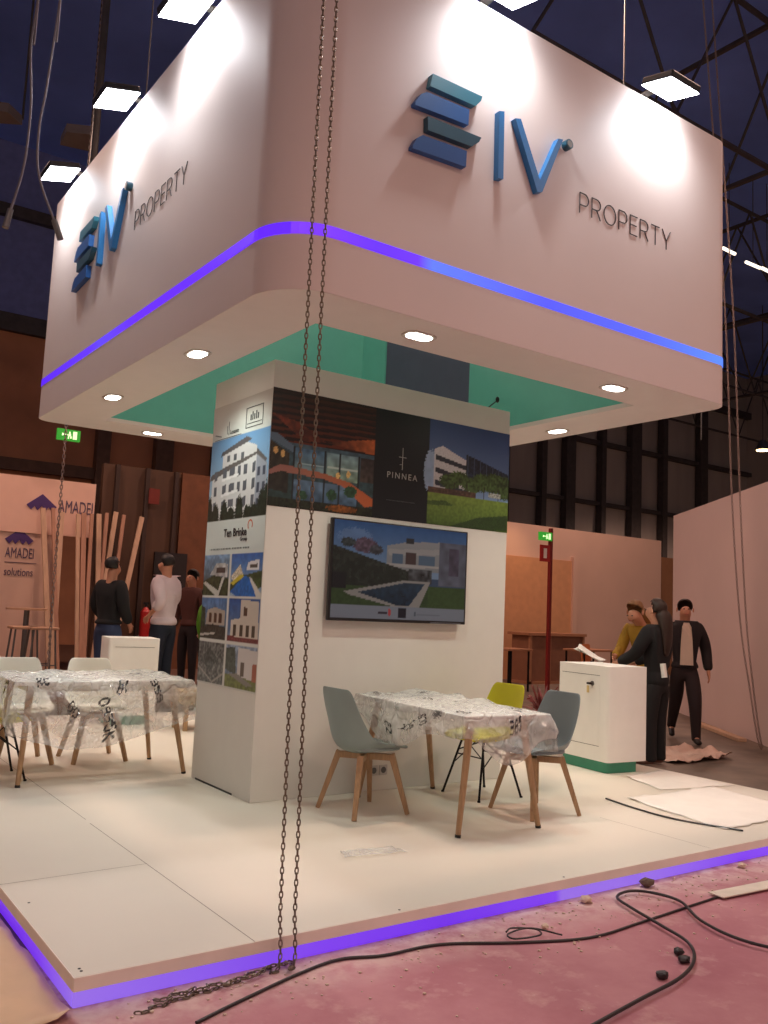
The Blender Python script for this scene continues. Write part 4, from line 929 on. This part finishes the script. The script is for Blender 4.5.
p = on('y', 11.5, 152, 610); t = thing('fire_extinguisher', 'red fire extinguisher between the man in black and the man in shirt', 'fire extinguisher', (p.x, 11.8, .25))
RED = mat('red_paint', (170, 26, 24), .4)
bm = bmesh.new(); tube(bm, (0, 0, .5), (0, 0, 1.02), .09, seg=16); tube(bm, (0, 0, 1.02), (0, 0, 1.1), .09, .03, 16); obj('tank', bm, RED, t, True)
bm = bmesh.new(); tube(bm, (0, 0, 1.1), (0, 0, 1.17), .025); box(bm, (-.05, -.01, 1.15), (.05, .01, 1.19)); obj('valve', bm, BLACK, t); obj('stand_post', T((0, 0, 0), (0, 0, .5), .03), BLACK, t)
# leaning timber
TIM = [mat('pale_timber', (196, 160, 132), .7, var=.12, scale=4, stretch=(5, 5, .6)), mat('pink_timber', (178, 132, 108), .7, var=.12, scale=4, stretch=(5, 5, .6))]
leaning = [((43, 508), (50, 690), 0), ((53, 508), (58, 690), 1), ((62, 512), (50, 690), 0), ((78, 514), (76, 690), 0), ((84, 513), (80, 690), 1), ((92, 514), (82, 690), 1),
           ((99, 514), (96, 690), 0), ((107, 513), (92, 690), 1), ((116, 512), (88, 690), 0), ((124, 515), (100, 690), 1), ((142, 517), (104, 690), 0)]
LTX = ['first plank', 'second plank', 'third plank', 'fourth plank', 'fifth plank', 'sixth plank', 'seventh plank', 'eighth plank', 'ninth plank', 'tenth plank']
for k, (tp, bt, mi) in enumerate(leaning):
    a = on('y', 11.8, *tp); q = on('y', 11.3, *bt)
    dd = (a-q); q = q+dd*((.27-q.z)/dd.z)
    bm = bmesh.new(); w = .03 if k % 2 else .04; dv = (a-q); dv.normalize(); s = dv.cross(Vector((0, 1, 0))).normalized(); mt = frame(q, s, dv); box(bm, (-w, 0, -.02), (w, (a-q).length, .02), .004, mt)
    lab = ['long pale timber plank leaning left of all others in the stand', 'pinkish plank leaning right beside the leftmost one', 'pale plank crossing the two leftmost planks', 'pale plank under the letter D of the banner',
           'pinkish plank under the letter E of the banner', 'pinkish plank leaning below the banner right end', 'pale plank just right of the pink banner', 'pinkish plank left of the widest tilted plank', 'widest pale tilted plank left of the man in black',
           'pinkish tilted plank rising behind the man in black', 'most tilted pale plank passing beside the head of the man in black'][k]
    tag(obj('timber_plank', bm, TIM[mi]), lab, 'plank', 'timber planks leaning on the neighbouring stand')
# bar table and stools
p = on('y', 10.8, 27, 609); t = thing('bar_table', 'round high bar table standing by the logo wall', 'table', (p.x, 10.8, .25))
bm = bmesh.new(); tube(bm, (0, 0, 1.0), (0, 0, 1.03), .3, seg=28); obj('top', bm, mat('tan_top', (190, 150, 120), .5), t); obj('pole', T((0, 0, .03), (0, 0, 1.0), .04), GREYM, t); obj('base', T((0, 0, 0), (0, 0, .03), .24, seg=24), GREYM, t)
for k, (px, lb) in enumerate((((24, 633), 'high stool left of its twin beside the bar table'), ((40, 636), 'high stool right of its twin beside the bar table'))):
    p = on('y', 10.3, *px); t = thing('bar_stool', lb, 'stool', (p.x, 10.3-.1*k, .25), 0, 'stools at the bar table'); hs = .77
    obj('seat', B((-.2, -.18, hs-.04), (.2, .18, hs), .01), mat('tan_top', (1, 1, 1)), t)
    for sx in (-1, 1):
        for sy in (-1, 1): obj('leg', T((sx*.15, sy*.13, hs-.04), (sx*.2, sy*.18, 0), .014), GREYM, t)
    bm = bmesh.new()
    for sy in (-1, 1): tube(bm, (-.19, sy*.165, .22), (.19, sy*.165, .22), .01)
    obj('footrest', bm, GREYM, t)
# yellow bench glimpsed beyond the left table
p = on('z', .4, 184, 700); t = thing('bench', 'low ochre bench glimpsed between the left table and the tower', 'bench', (3.06, 5.8, H)); OCH = mat('ochre_seat', (160, 120, 40), .5)
obj('seat', B((-.3, -.2, .28), (.3, .2, .42), .01), OCH, t)
for sx in (-.25, .25):
    for sy in (-.15, .15): obj('leg', B((sx-.02, sy-.02, 0), (sx+.02, sy+.02, .34)), WOOD, t)
# exit signs
EXG = mat('exit_green', (40, 120, 40), .4, emit=(60, 190, 60), estr=.5); EXW = mat('exit_white', (220, 240, 200), .4, emit=(220, 255, 190), estr=1.0)
def exit_sign(x, y, z, w, label, parent=None, off=(0, 0, 0)):
    t = parent or thing('exit_sign', label, 'sign', (x, y, z)); o_ = Vector(off)
    def bb(lo, hi): return B(Vector(lo)+o_, Vector(hi)+o_)
    obj('sign_box', bb((-w/2, 0, -w/4), (w/2, .06, w/4)), EXG, t)
    bm = bmesh.new(); s = w/2
    def R_(x0, z0, x1, z1): box(bm, Vector((x0*s, -.006, z0*s))+o_, Vector((x1*s, -.001, z1*s))+o_)
    R_(.35, -.35, .7, .35); R_(-.6, -.05, -.1, .05); R_(-.6, -.12, -.5, .12); R_(.0, .1, .12, .3); R_(-.05, -.1, .18, .1); R_(-.08, -.35, .02, -.1); R_(.12, -.3, .24, -.1)
    obj('pictogram', bm, EXW, t); return t
p = on('y', 12.0, 69, 435); t = exit_sign(p.x, 11.0, 0, .36, 'green lit exit sign hanging under the left rear canopy corner'); q = on('y', 11, 69, 435); t.location = (q.x, 11, q.z)
obj('hanger', T((-.05, .03, .09), (-.05, .03, 13-q.z-.05), .012), DKST, t)
bp = on('y', 8.0, 547, 700); pt = thing('sign_post', 'dark red post carrying a green exit sign and red fire sign', 'sign post', (bp.x, 8.0, 0))
zt = on('y', 8, 547, 528).z
DRED = mat('dark_red_post', (120, 26, 22), .5)
obj('pole', B((-.03, -.03, .02), (.03, .03, zt)), DRED, pt); obj('base', B((-.25, -.25, 0), (.25, .25, .02)), DRED, pt)
exit_sign(0, 0, 0, .3, '', pt, (-.16, -.05, zt-.16))
obj('fire_sign', B((-.3, -.045, zt-.62), (-.06, -.025, zt-.32)), RED, pt); obj('fire_symbol', B((-.22, -.05, zt-.56), (-.14, -.0455, zt-.38)), mat('sign_white', (230, 220, 210), .5), pt)
# wooden framed counter, table, orange chair in back stand
CRW = mat('crate_wood', (168, 116, 84), .6, var=.1); CRD = mat('crate_panel', (138, 92, 68), .7, var=.1)
a = on('y', 11, 520, 632); b_ = on('y', 11, 574, 634)
t = thing('wooden_counter', 'light wooden framed counter behind the exit sign post', 'counter', (a.x, 11, 0)); w = b_.x-a.x; zt = a.z
obj('top', B((-.05, -.35, zt-.06), (w+.05, .35, zt)), CRW, t); obj('front_panel', B((.05, -.28, .06), (w-.05, .3, zt-.06)), CRD, t)
for x in (0, w*.34, w-.06): obj('post', B((x, -.33, 0), (x+.06, -.27, zt-.06)), CRW, t)
obj('base', B((0, -.33, 0), (w, .33, .06)), CRW, t)
for pxa, pxb, lb in (((575, 649), (600, 650), 'plain table right of the wooden framed counter'), ((500, 648), (517, 649), 'plain table left of the wooden framed counter')):
    a = on('y', 9.6, *pxa); b_ = on('y', 9.6, *pxb); t = thing('side_table', lb, 'table', (a.x, 9.6, 0), 0, 'plain tables of the back stand'); w = b_.x-a.x+.15; zt = a.z
    obj('tabletop', B((-.05, -.3, zt-.04), (w, .3, zt), .005), CRW, t)
    for x in (0, w-.08):
        for y in (-.26, .24): obj('leg', B((x, y, 0), (x+.03, y+.03, zt-.04)), BLACKM, t)
a = on('y', 9.2, 596, 665); t = thing('orange_chair', 'orange backed chair beyond the white cabinet', 'chair', (a.x, 9.2, 0), .3); OR = mat('orange_seat', (206, 122, 70), .5)
bm = bmesh.new(); prism(bm, rrect(-.22, .5, .22, .95, .06, 5), lambda p: Vector((p[0], .2+.1*(p[1]-.5), p[1])), lambda p: Vector((p[0], .22+.1*(p[1]-.5), p[1]))); obj('backrest', bm, OR, t); obj('seat', B((-.22, -.22, .43), (.22, .22, .47), .01), OR, t)
for sx in (-.19, .19):
    for sy in (-.19, .19): obj('leg', B((sx-.013, sy-.013, 0), (sx+.013, sy+.013, .43 if sy < 0 else .6)), BLACKM, t)
# red-leaved plant
t = thing('potted_plant', 'red leaved potted plant behind the grey chair', 'plant', (5.55, 3.62, H)); t.location = (5.62, 3.15, H)
bm = bmesh.new(); tube(bm, (0, 0, 0), (0, 0, .3), .12, .16, 20); obj('pot', bm, mat('pot_brown', (84, 50, 40), .6), t)
bm = bmesh.new(); rr = random.Random(2)
for k in range(46):
    az = rr.uniform(0, 2*PI); el = rr.uniform(.5, 1.4); L = rr.uniform(.28, .5); d = Vector((math.cos(az)*math.cos(el), math.sin(az)*math.cos(el), math.sin(el))); s = d.cross(Vector((0, 0, 1))).normalized()
    prev = None
    for i in range(6):
        f = i/5; p = Vector((0, 0, .3+.12*rr.random()*0))+d*L*f+Vector((0, 0, -.28*f*f*math.cos(el)))+Vector((0, 0, .05)); w = .022*math.sin(PI*min(1, .12+f*.9)); a, b_ = bm.verts.new(p+s*w+Vector((0, 0, .006))), bm.verts.new(p-s*w+Vector((0, 0, .006)))
        if prev: bm.faces.new((prev[0], a, b_, prev[1]))
        prev = (a, b_)
o = obj('leaves', bm, mat('red_leaf', (112, 36, 36), .5, var=.5, scale=20), t); md = o.modifiers.new('t', 'SOLIDIFY'); md.thickness = .003
# timber and sheet on the hall floor at the right
a, b_ = on('z', 0, 696, 724), on('z', 0, 742, 742)
bm = bmesh.new(); dv = (b_-a).normalized(); box(bm, (-.06, 0, 0), (.06, (b_-a).length, .045), .004, frame(a+Vector((0, 0, .001)), Vector((0, 0, 1)).cross(dv)*-1, dv)); tag(obj('timber_board', bm, TIM[0]), 'pale timber board lying on the floor along the partition', 'board')
q = [on('z', 0, *p) for p in ((660, 752), (672, 742), (716, 746), (668, 762))]
sheet('crumpled_sheet', [(7.0, 2.55), (8.0, 2.55), (8.2, 3.3), (7.2, 3.4)], 0, mat('pinkish_paper', (220, 186, 168), .7, bump=.5), 'crumpled pinkish sheet on the floor behind the cabinet', 'sheet', .12, 4)

# ================================================================== PEOPLE
SKIN = mat('skin', (196, 138, 110), .5, var=.05)
def skin_mesh(name, V_, E_, m, parent, lv=2):
    me = bpy.data.meshes.new(name); me.from_pydata([tuple(v[0]) for v in V_], E_, []); o = link(name, me, m, parent)
    md = o.modifiers.new('skin', 'SKIN'); md.use_smooth_shade = True; md.branch_smoothing = .3
    for i, v in enumerate(V_):
        r = v[1]; o.data.skin_vertices[0].data[i].radius = r if isinstance(r, tuple) else (r, r); o.data.skin_vertices[0].data[i].use_root = (i == 0)
    s = o.modifiers.new('sub', 'SUBSURF'); s.levels = lv; s.render_levels = lv; return o
def person(label, loc, rz, Hh, top, bottom, hair, pose=None, hairlen=0, jacket=None, group=None, hem=.50, bulk=1.0, sleeve=1.03, shoe=(30, 26, 26), skinc=None):
    """faces local -Y; pose overrides joints given in unit height"""
    J = dict(pelvis=(0, 0, .53), spine=(0, 0, .62), chest=(0, 0, .735), nb=(0, .003, .838), neck=(0, 0, .866), jaw=(0, -.012, .888), head=(0, -.006, .925), crown=(0, 0, .953),
             shL=(.1, 0, .805), elL=(.135, .01, .64), wrL=(.14, -.03, .5), shR=(-.1, 0, .805), elR=(-.135, .01, .64), wrR=(-.14, -.03, .5),
             hiL=(.047, 0, .465), knL=(.055, -.01, .285), anL=(.055, .005, .045), toL=(.06, -.09, .018), hiR=(-.047, 0, .465), knR=(-.055, -.01, .285), anR=(-.055, .005, .045), toR=(-.06, -.09, .018))
    if pose: J.update(pose)
    t = thing('person', label, 'person', loc, rz, group)
    J = {k: Vector(v)*Hh for k, v in J.items()}; q = Hh*bulk
    SK = mat('skin', (1, 1, 1))
    rad = dict(pelvis=(.08, .058), spine=(.072, .05), chest=(.085, .056), nb=(.05, .042), neck=.04, jaw=(.052, .06), head=(.064, .076), crown=(.05, .06), shL=.034, elL=.026, wrL=.017, shR=.034, elR=.026, wrR=.017,
               hiL=.056, knL=.036, anL=.022, toL=.018, hiR=.056, knR=.036, anR=.022, toR=.018)
    names = list(J); th = lambda k: .8 if k in ('chest', 'shL', 'shR', 'nb', 'spine', 'elL', 'elR') else .93
    V_ = [(J[k], tuple(a*Hh*th(k) for a in rad[k]) if isinstance(rad[k], tuple) else rad[k]*Hh*th(k)) for k in names]; I = {k: i for i, k in enumerate(names)}
    ed = [('pelvis', 'spine'), ('spine', 'chest'), ('chest', 'nb'), ('nb', 'neck'), ('neck', 'jaw'), ('jaw', 'head'), ('head', 'crown'), ('chest', 'shL'), ('shL', 'elL'), ('elL', 'wrL'), ('chest', 'shR'), ('shR', 'elR'), ('elR', 'wrR'),
          ('pelvis', 'hiL'), ('hiL', 'knL'), ('knL', 'anL'), ('anL', 'toL'), ('pelvis', 'hiR'), ('hiR', 'knR'), ('knR', 'anR'), ('anR', 'toR')]
    E_ = [(I[a], I[b_]) for a, b_ in ed]
    # nose
    fwd = (J['jaw']-J['crown']); hd = (J['crown']-J['neck']).normalized(); face = Vector((0, -1, 0)); face = (face-hd*face.dot(hd)).normalized()
    V_.append((J['head']+face*Hh*.062-hd*Hh*.012, Hh*.008)); E_.append((I['head'], len(V_)-1))
    # hands with five fingers
    for S in 'LR':
        w = J['wr'+S]; f = (w-J['el'+S]).normalized(); sx = 1 if S == 'L' else -1; side = f.cross(Vector((sx, 0, 0)))
        side = side.normalized() if side.length > .1 else Vector((0, -1, 0)); inn_ = f.cross(side).normalized()
        palm = w+f*Hh*.032; V_.append((palm, (Hh*.014, Hh*.02))); ip = len(V_)-1; E_.append((I['wr'+S], ip))
        for k in range(4):
            off = side*(k-1.5)*Hh*.0105; Lf = Hh*(.03, .036, .034, .026)[k]
            V_.append((palm+f*Hh*.02+off, Hh*.0052)); V_.append((palm+f*(Hh*.02+Lf*.6)+off+inn_*Hh*.004, Hh*.0048)); V_.append((palm+f*(Hh*.02+Lf)+off+inn_*Hh*.012, Hh*.0042)); n0 = len(V_)-3
            E_ += [(ip, n0), (n0, n0+1), (n0+1, n0+2)]
        V_.append((palm+side*-Hh*.022+f*Hh*.004, Hh*.006)); V_.append((palm+side*-Hh*.03+f*Hh*.024, Hh*.005)); n0 = len(V_)-2; E_ += [(ip, n0), (n0, n0+1)]
    skin_mesh('body', V_, E_, SK, t)
    # clothing
    def garment(name, keys, edges, m, grow, ext=None):
        VV, II = [], {}
        for k in keys:
            r = rad[k]; r = tuple((a*q+grow) for a in r) if isinstance(r, tuple) else (r*q+grow, r*q+grow); II[k] = len(VV); VV.append((J[k], r))
        EE = [(II[a], II[b_]) for a, b_ in edges]
        for (k, p, r) in (ext or []): VV.append((Vector(p), r)); EE.append((II[k], len(VV)-1))
        return skin_mesh(name, VV, EE, m, t)
    def lerp(a, b_, f): return J[a].lerp(J[b_], f)
    J['cuL'] = lerp('elL', 'wrL', sleeve); J['cuR'] = lerp('elR', 'wrR', sleeve); rad['cuL'] = rad['cuR'] = .019
    dn = (J['pelvis']-J['spine']).normalized(); J['hem'] = J['pelvis']+dn*Hh*(.53-hem); J['waist'] = J['pelvis']-dn*Hh*.04
    rad['nb'] = (.058, .05); rad['shL'] = rad['shR'] = .038; rad['hem'] = (.086, .064); rad['waist'] = (.074/bulk, .054/bulk)
    topk = ['spine', 'chest', 'nb', 'pelvis', 'hem', 'shL', 'elL', 'cuL', 'shR', 'elR', 'cuR']
    tope = [('hem', 'pelvis'), ('pelvis', 'spine'), ('spine', 'chest'), ('chest', 'nb'), ('chest', 'shL'), ('shL', 'elL'), ('elL', 'cuL'), ('chest', 'shR'), ('shR', 'elR'), ('elR', 'cuR')]
    J['cfL'] = J['anL']+Vector((0, .004*Hh, -.022*Hh)); J['cfR'] = J['anR']+Vector((0, .004*Hh, -.022*Hh)); rad['cfL'] = rad['cfR'] = .024
    rad['pelvis'] = (.078/bulk, .058/bulk); garment('trousers', ['pelvis', 'waist', 'hiL', 'knL', 'anL', 'hiR', 'knR', 'anR', 'cfL', 'cfR'], [('waist', 'pelvis'), ('pelvis', 'hiL'), ('hiL', 'knL'), ('knL', 'anL'), ('pelvis', 'hiR'), ('hiR', 'knR'), ('knR', 'anR'), ('anL', 'cfL'), ('anR', 'cfR')], bottom, .008*Hh); rad['pelvis'] = (.08, .06)
    garment('jacket' if jacket else 'shirt', topk, tope, jacket or top, .012*Hh)
    if jacket:      # shirt front and collar showing in the opening
        bm = bmesh.new(); c0, c1 = J['nb'], J['pelvis']; yy = -(.058*q+.019*Hh)
        prof = [(.018, .83), (.03, .80), (.038, .7), (.042, .6), (.044, .535)]
        L_ = [(-a*Hh, b_*Hh) for a, b_ in prof]; R_ = [(a*Hh, b_*Hh) for a, b_ in reversed(prof)]
        prism(bm, L_+R_, lambda p: Vector((p[0], yy-.004+(.03*Hh if p[1] > .81*Hh else 0), p[1])), lambda p: Vector((p[0], yy+.03, p[1]))); obj('shirt', bm, top, t)
    # shoes
    SH = mat('shoe_%d' % shoe[0], shoe, .5)
    for S in 'LR':
        a, b_ = J['an'+S], J['to'+S]; d = (b_-a); h = Vector((d.x, d.y, 0)).normalized()
        skin_mesh('shoe', [(a-h*.03*Hh*.6+Vector((0, 0, -.012*Hh)), .022*Hh), (a.lerp(b_, .5)+Vector((0, 0, -.004*Hh)), .024*Hh), (b_+h*.012*Hh, (.022*Hh, .015*Hh))], [(0, 1), (1, 2)], SH, t)
    # hair cap
    bm = bmesh.new(); bmesh.ops.create_uvsphere(bm, u_segments=20, v_segments=14, radius=1)
    c0 = (J['head']+J['crown'])/2; kill = []
    right = hd.cross(face)
    for v in bm.verts:
        f_, u_, r_ = -v.co.y, v.co.z, v.co.x
        hang_ = 0
        sc_f = .060 if f_ < 0 else .056
        if hairlen and u_ < .1 and f_ < .25: hang_ = hairlen*min(1, (.1-u_)/.8)*(1-.25*abs(r_))
        hang_ = 0; v.co = c0+(face*(f_*(.05-.014*(1-u_) if f_ > 0 else .066)-.004)+right*r_*.054+hd*(u_*.055+.007))*Hh
        v.co += Vector((noise.noise(v.co*30), noise.noise(v.co*31+Vector((3, 0, 0))), noise.noise(v.co*29)))*.006
        if f_ > .02 and u_ < .42+.3*f_-(.35 if abs(r_) > .8 else 0): kill.append(v)
        elif u_ < -.7: kill.append(v)
    bmesh.ops.delete(bm, geom=kill, context='VERTS'); o = obj('hair', bm, hair, t, True); md = o.modifiers.new('t', 'SOLIDIFY'); md.thickness = .006
    if hairlen:
        bk = -face; dz = Vector((0, 0, -1)); p_ = J['head']+bk*.03*Hh; q_ = J['nb']+bk*.062*Hh+Vector((0, 0, .01*Hh))
        skin_mesh('long_hair', [(p_, (.066*Hh, .045*Hh)), (p_.lerp(q_, .55)+bk*.01*Hh, (.066*Hh, .042*Hh)), (q_+dz*.02*Hh, (.064*Hh, .034*Hh)), (q_+dz*hairlen*.6*Hh+bk*.008*Hh, (.052*Hh, .022*Hh)), (q_+dz*hairlen*Hh, (.026*Hh, .01*Hh))], [(0, 1), (1, 2), (2, 3), (3, 4)], hair, t)
    # ears, eyes, mouth
    EY = mat('eye_dark', (40, 28, 24), .3); LIP = mat('lips', (160, 86, 76), .5)
    for sx in (-1, 1):
        bm = bmesh.new(); bmesh.ops.create_uvsphere(bm, u_segments=8, v_segments=6, radius=.0055*Hh, matrix=Matrix.Translation(J['head']+face*.05*Hh+right*sx*.017*Hh+hd*.002*Hh+face*.008*Hh) @ Matrix.Diagonal((1.3, .8, .7, 1))); obj('eye', bm, EY, t)
    bm = bmesh.new(); bmesh.ops.create_uvsphere(bm, u_segments=10, v_segments=6, radius=.012*Hh, matrix=Matrix.Translation(J['jaw']+face*.05*Hh-hd*-.002*Hh) @ Matrix.Diagonal((1.2, .4, .3, 1))); obj('mouth', bm, LIP, t)
    for sx in (-1, 1):
        bm = bmesh.new(); bmesh.ops.create_uvsphere(bm, u_segments=8, v_segments=6, radius=.014*Hh, matrix=Matrix.Translation(J['head']+right*sx*.056*Hh-face*.004*Hh-hd*.006*Hh) @ Matrix.Diagonal((.4, .7, 1.2, 1))); obj('ear', bm, SK, t)
    return t
HB = mat('hair_black', (30, 24, 22), .55, var=.3, scale=40); HBR = mat('hair_brown', (50, 34, 26), .55, var=.3, scale=40, stretch=(6, 6, .6)); HBL = mat('hair_blond', (140, 100, 62), .55, var=.35, scale=30, stretch=(6, 6, .6))
CB = mat('black_knit', (26, 24, 26), .9); CN = mat('navy_trousers', (30, 34, 48), .9); CWS = mat('pale_pink_shirt', (218, 198, 202), .8, bump=.3); CJ = mat('dark_jacket', (34, 26, 28), .85, bump=.2)
CMU = mat('mustard_top', (166, 124, 34), .8, bump=.2); CBE = mat('beige_shirt', (206, 184, 166), .8); CDT = mat('maroon_black_trousers', (38, 24, 26), .85); CJN = mat('blue_jeans', (52, 62, 92), .85)
# facing angle helper: local -Y direction -> world dir (dx,dy): rz = atan2(dx,-dy)... 
def face_to(dx, dy): return math.atan2(dx, -dy)
person('person in a black jacket with short dark hair standing left of the shirted man', (2.68, 8.0, G0), face_to(1, .55), 1.77, CB, CJN, HB, pose=dict(head=(0, -.008, .93), wrL=(.1, -.1, .52), wrR=(-.12, -.08, .52)), bulk=1.28, jacket=None)
person('person in a pale pink shirt and navy trousers with hand on hip', (3.42, 8.0, G0), face_to(-.5, .85), 1.86, CWS, CN, HB, pose=dict(elR=(-.12, -.0, .66), wrR=(-.1, -.12, .6), elL=(.125, .07, .655), wrL=(.115, -.035, .56), crown=(.01, -.01, .955), chest=(0, .01, .735)), bulk=1.3, hem=.47, sleeve=.6)
person('person with dark hair mostly hidden behind the pink shirted person', (4.22, 9.0, G0), face_to(-1, -.6), 1.72, mat('maroon_top', (84, 44, 36), .8), CDT, HB)
person('person in a green vest half hidden by the left edge of the tower', (3.93, 7.75, G0), face_to(1, 0), 1.45, mat('green_vest', (96, 150, 40), .8), CDT, HB)
person('person walking in a dark jacket over a pale shirt by the partition', (8.66, 3.64, 0), face_to(-.7, -.7), 1.80, CBE, CDT, HBR, jacket=CJ, hem=.5,
       pose=dict(knL=(.055, -.1, .28), anL=(.055, -.14, .045), toL=(.06, -.22, .022), knR=(-.05, .06, .285), anR=(-.055, .22, .09), toR=(-.06, .16, .02), elL=(.15, .04, .65), wrL=(.16, -.0, .5), elR=(-.14, .05, .65), wrR=(-.13, .0, .5)), bulk=1.12, shoe=(28, 22, 22))
person('person with long dark hair and black jacket standing at the cabinet', (6.75, 2.62, 0), face_to(-.15, .98), 1.74, CB, mat('black_leggings', (24, 20, 22), .8), HBR, jacket=None, hairlen=.2,
       pose=dict(elR=(-.13, -.06, .66), wrR=(-.1, -.2, .6), elL=(.13, -.06, .66), wrL=(.08, -.2, .6)), hem=.44, bulk=1.12, shoe=(120, 84, 72))
person('person with blond hair and mustard top leaning over papers at the cabinet', (7.5, 3.3, 0), face_to(-1, -.1), 1.80, CMU, mat('tan_trousers', (120, 92, 70), .8), HBL, hairlen=.1,
       pose=dict(spine=(0, -.01, .62), chest=(0, -.06, .725), nb=(0, -.1, .8), neck=(0, -.125, .835), jaw=(0, -.165, .85), head=(0, -.165, .885), crown=(0, -.165, .912), shL=(.1, -.08, .785), shR=(-.1, -.08, .785), elL=(.13, -.12, .64), elR=(-.13, -.12, .64), wrL=(.09, -.24, .6), wrR=(-.09, -.24, .6)), bulk=.95)
p = on('z', 1.1, 612, 664); t = thing('paper_roll', 'white rolled paper under the arm of the long haired person', 'paper', (6.55, 2.36, .93), .3); obj('roll', T((0, 0, 0), (0, .02, .14), .03), PAPER, t)
t = thing('document_sheaf', 'white papers held over the cabinet by the two women', 'paper', (6.1, 2.95, 1.12), .4); t['label'] = 'white papers held above the locked cabinet'
bm = bmesh.new()
for k in range(3): box(bm, (-.11, -.15, .004*k), (.11, .15, .004*k+.002), 0, Matrix.Rotation(.35+.12*k, 4, 'X') @ Matrix.Rotation(.15*k, 4, 'Z'))
obj('sheet', bm, PAPER, t)

# ================================================================== LIGHT
w = bpy.data.worlds.new('World'); scn.world = w; w.use_nodes = True; bg = w.node_tree.nodes['Background']; bg.inputs[0].default_value = (1, .72, .62, 1); bg.inputs[1].default_value = .29
LAMP = mat('highbay_lamp_glow', (255, 214, 160), .5, emit=(255, 206, 150), estr=10)
for k, (x, y, z, e) in enumerate([(-4, -6, 8.5, 145), (3, -6.5, 8.5, 170), (9, -5, 8.5, 170), (7.2, .5, 8.5, 130), (.5, 9.5, 8.5, 300), (7, 10, 8.5, 260), (15, 9, 8.5, 330), (*on('y', 14, 763, 450), 750), (3.3, 3.5, 9.3, 230)]):  # only the far right lamp shows; the others are unseen, added for their light
    t = thing('highbay_lamp', 'round warm highbay lamp hanging from the hall roof', 'lamp', (x, y, z), 0, 'highbay lamps of the hall')
    bm = bmesh.new(); tube(bm, (0, 0, 0), (0, 0, .35), .28, .1, 20); obj('shade', bm, GREYM, t); obj('bulb', T((0, 0, -.02), (0, 0, -.005), .22, seg=20), LAMP, t); obj('rod', T((0, 0, .35), (0, 0, 12.95-z), .02, seg=6), DKST, t)
    l = bpy.data.lights.new('highbay', 'SPOT'); l.energy = e*4; l.color = (1, .64, .5); l.spot_size = math.radians(150); l.spot_blend = .6; l.shadow_soft_size = .3
    o = bpy.data.objects.new('highbay_light', l); COL.objects.link(o); o.location = (x, y, z-.06)
STR = mat('strip_lamp_glow', (255, 240, 220), .5, emit=(255, 236, 210), estr=2.5)
for pa, pb in (((723, 248), (735, 254)), ((746, 262), (760, 268)), ((762, 268), (772, 273))):
    a, b_ = on('y', 9, *pa), on('y', 9, *pb); t = thing('strip_light', 'lit strip lamp under the far roof steelwork', 'lamp', a, 0, 'strip lamps under the far roof'); obj('tube', T((0, 0, 0), b_-a, .04, seg=8), STR, t); obj('rod', T((b_-a)/2+Vector((0, 0, .04)), (b_-a)/2+Vector((0, 0, 13-(a.z+b_.z)/2)), .012, seg=6), DKST, t)

vs_ = scn.view_settings; vs_.view_transform = 'Standard'; vs_.look = 'None'; vs_.gamma = 1; vs_.use_curve_mapping = False; vs_.exposure = 0
scn.cycles.max_bounces = 8; scn.cycles.transparent_max_bounces = 12; scn.cycles.sample_clamp_indirect = 4
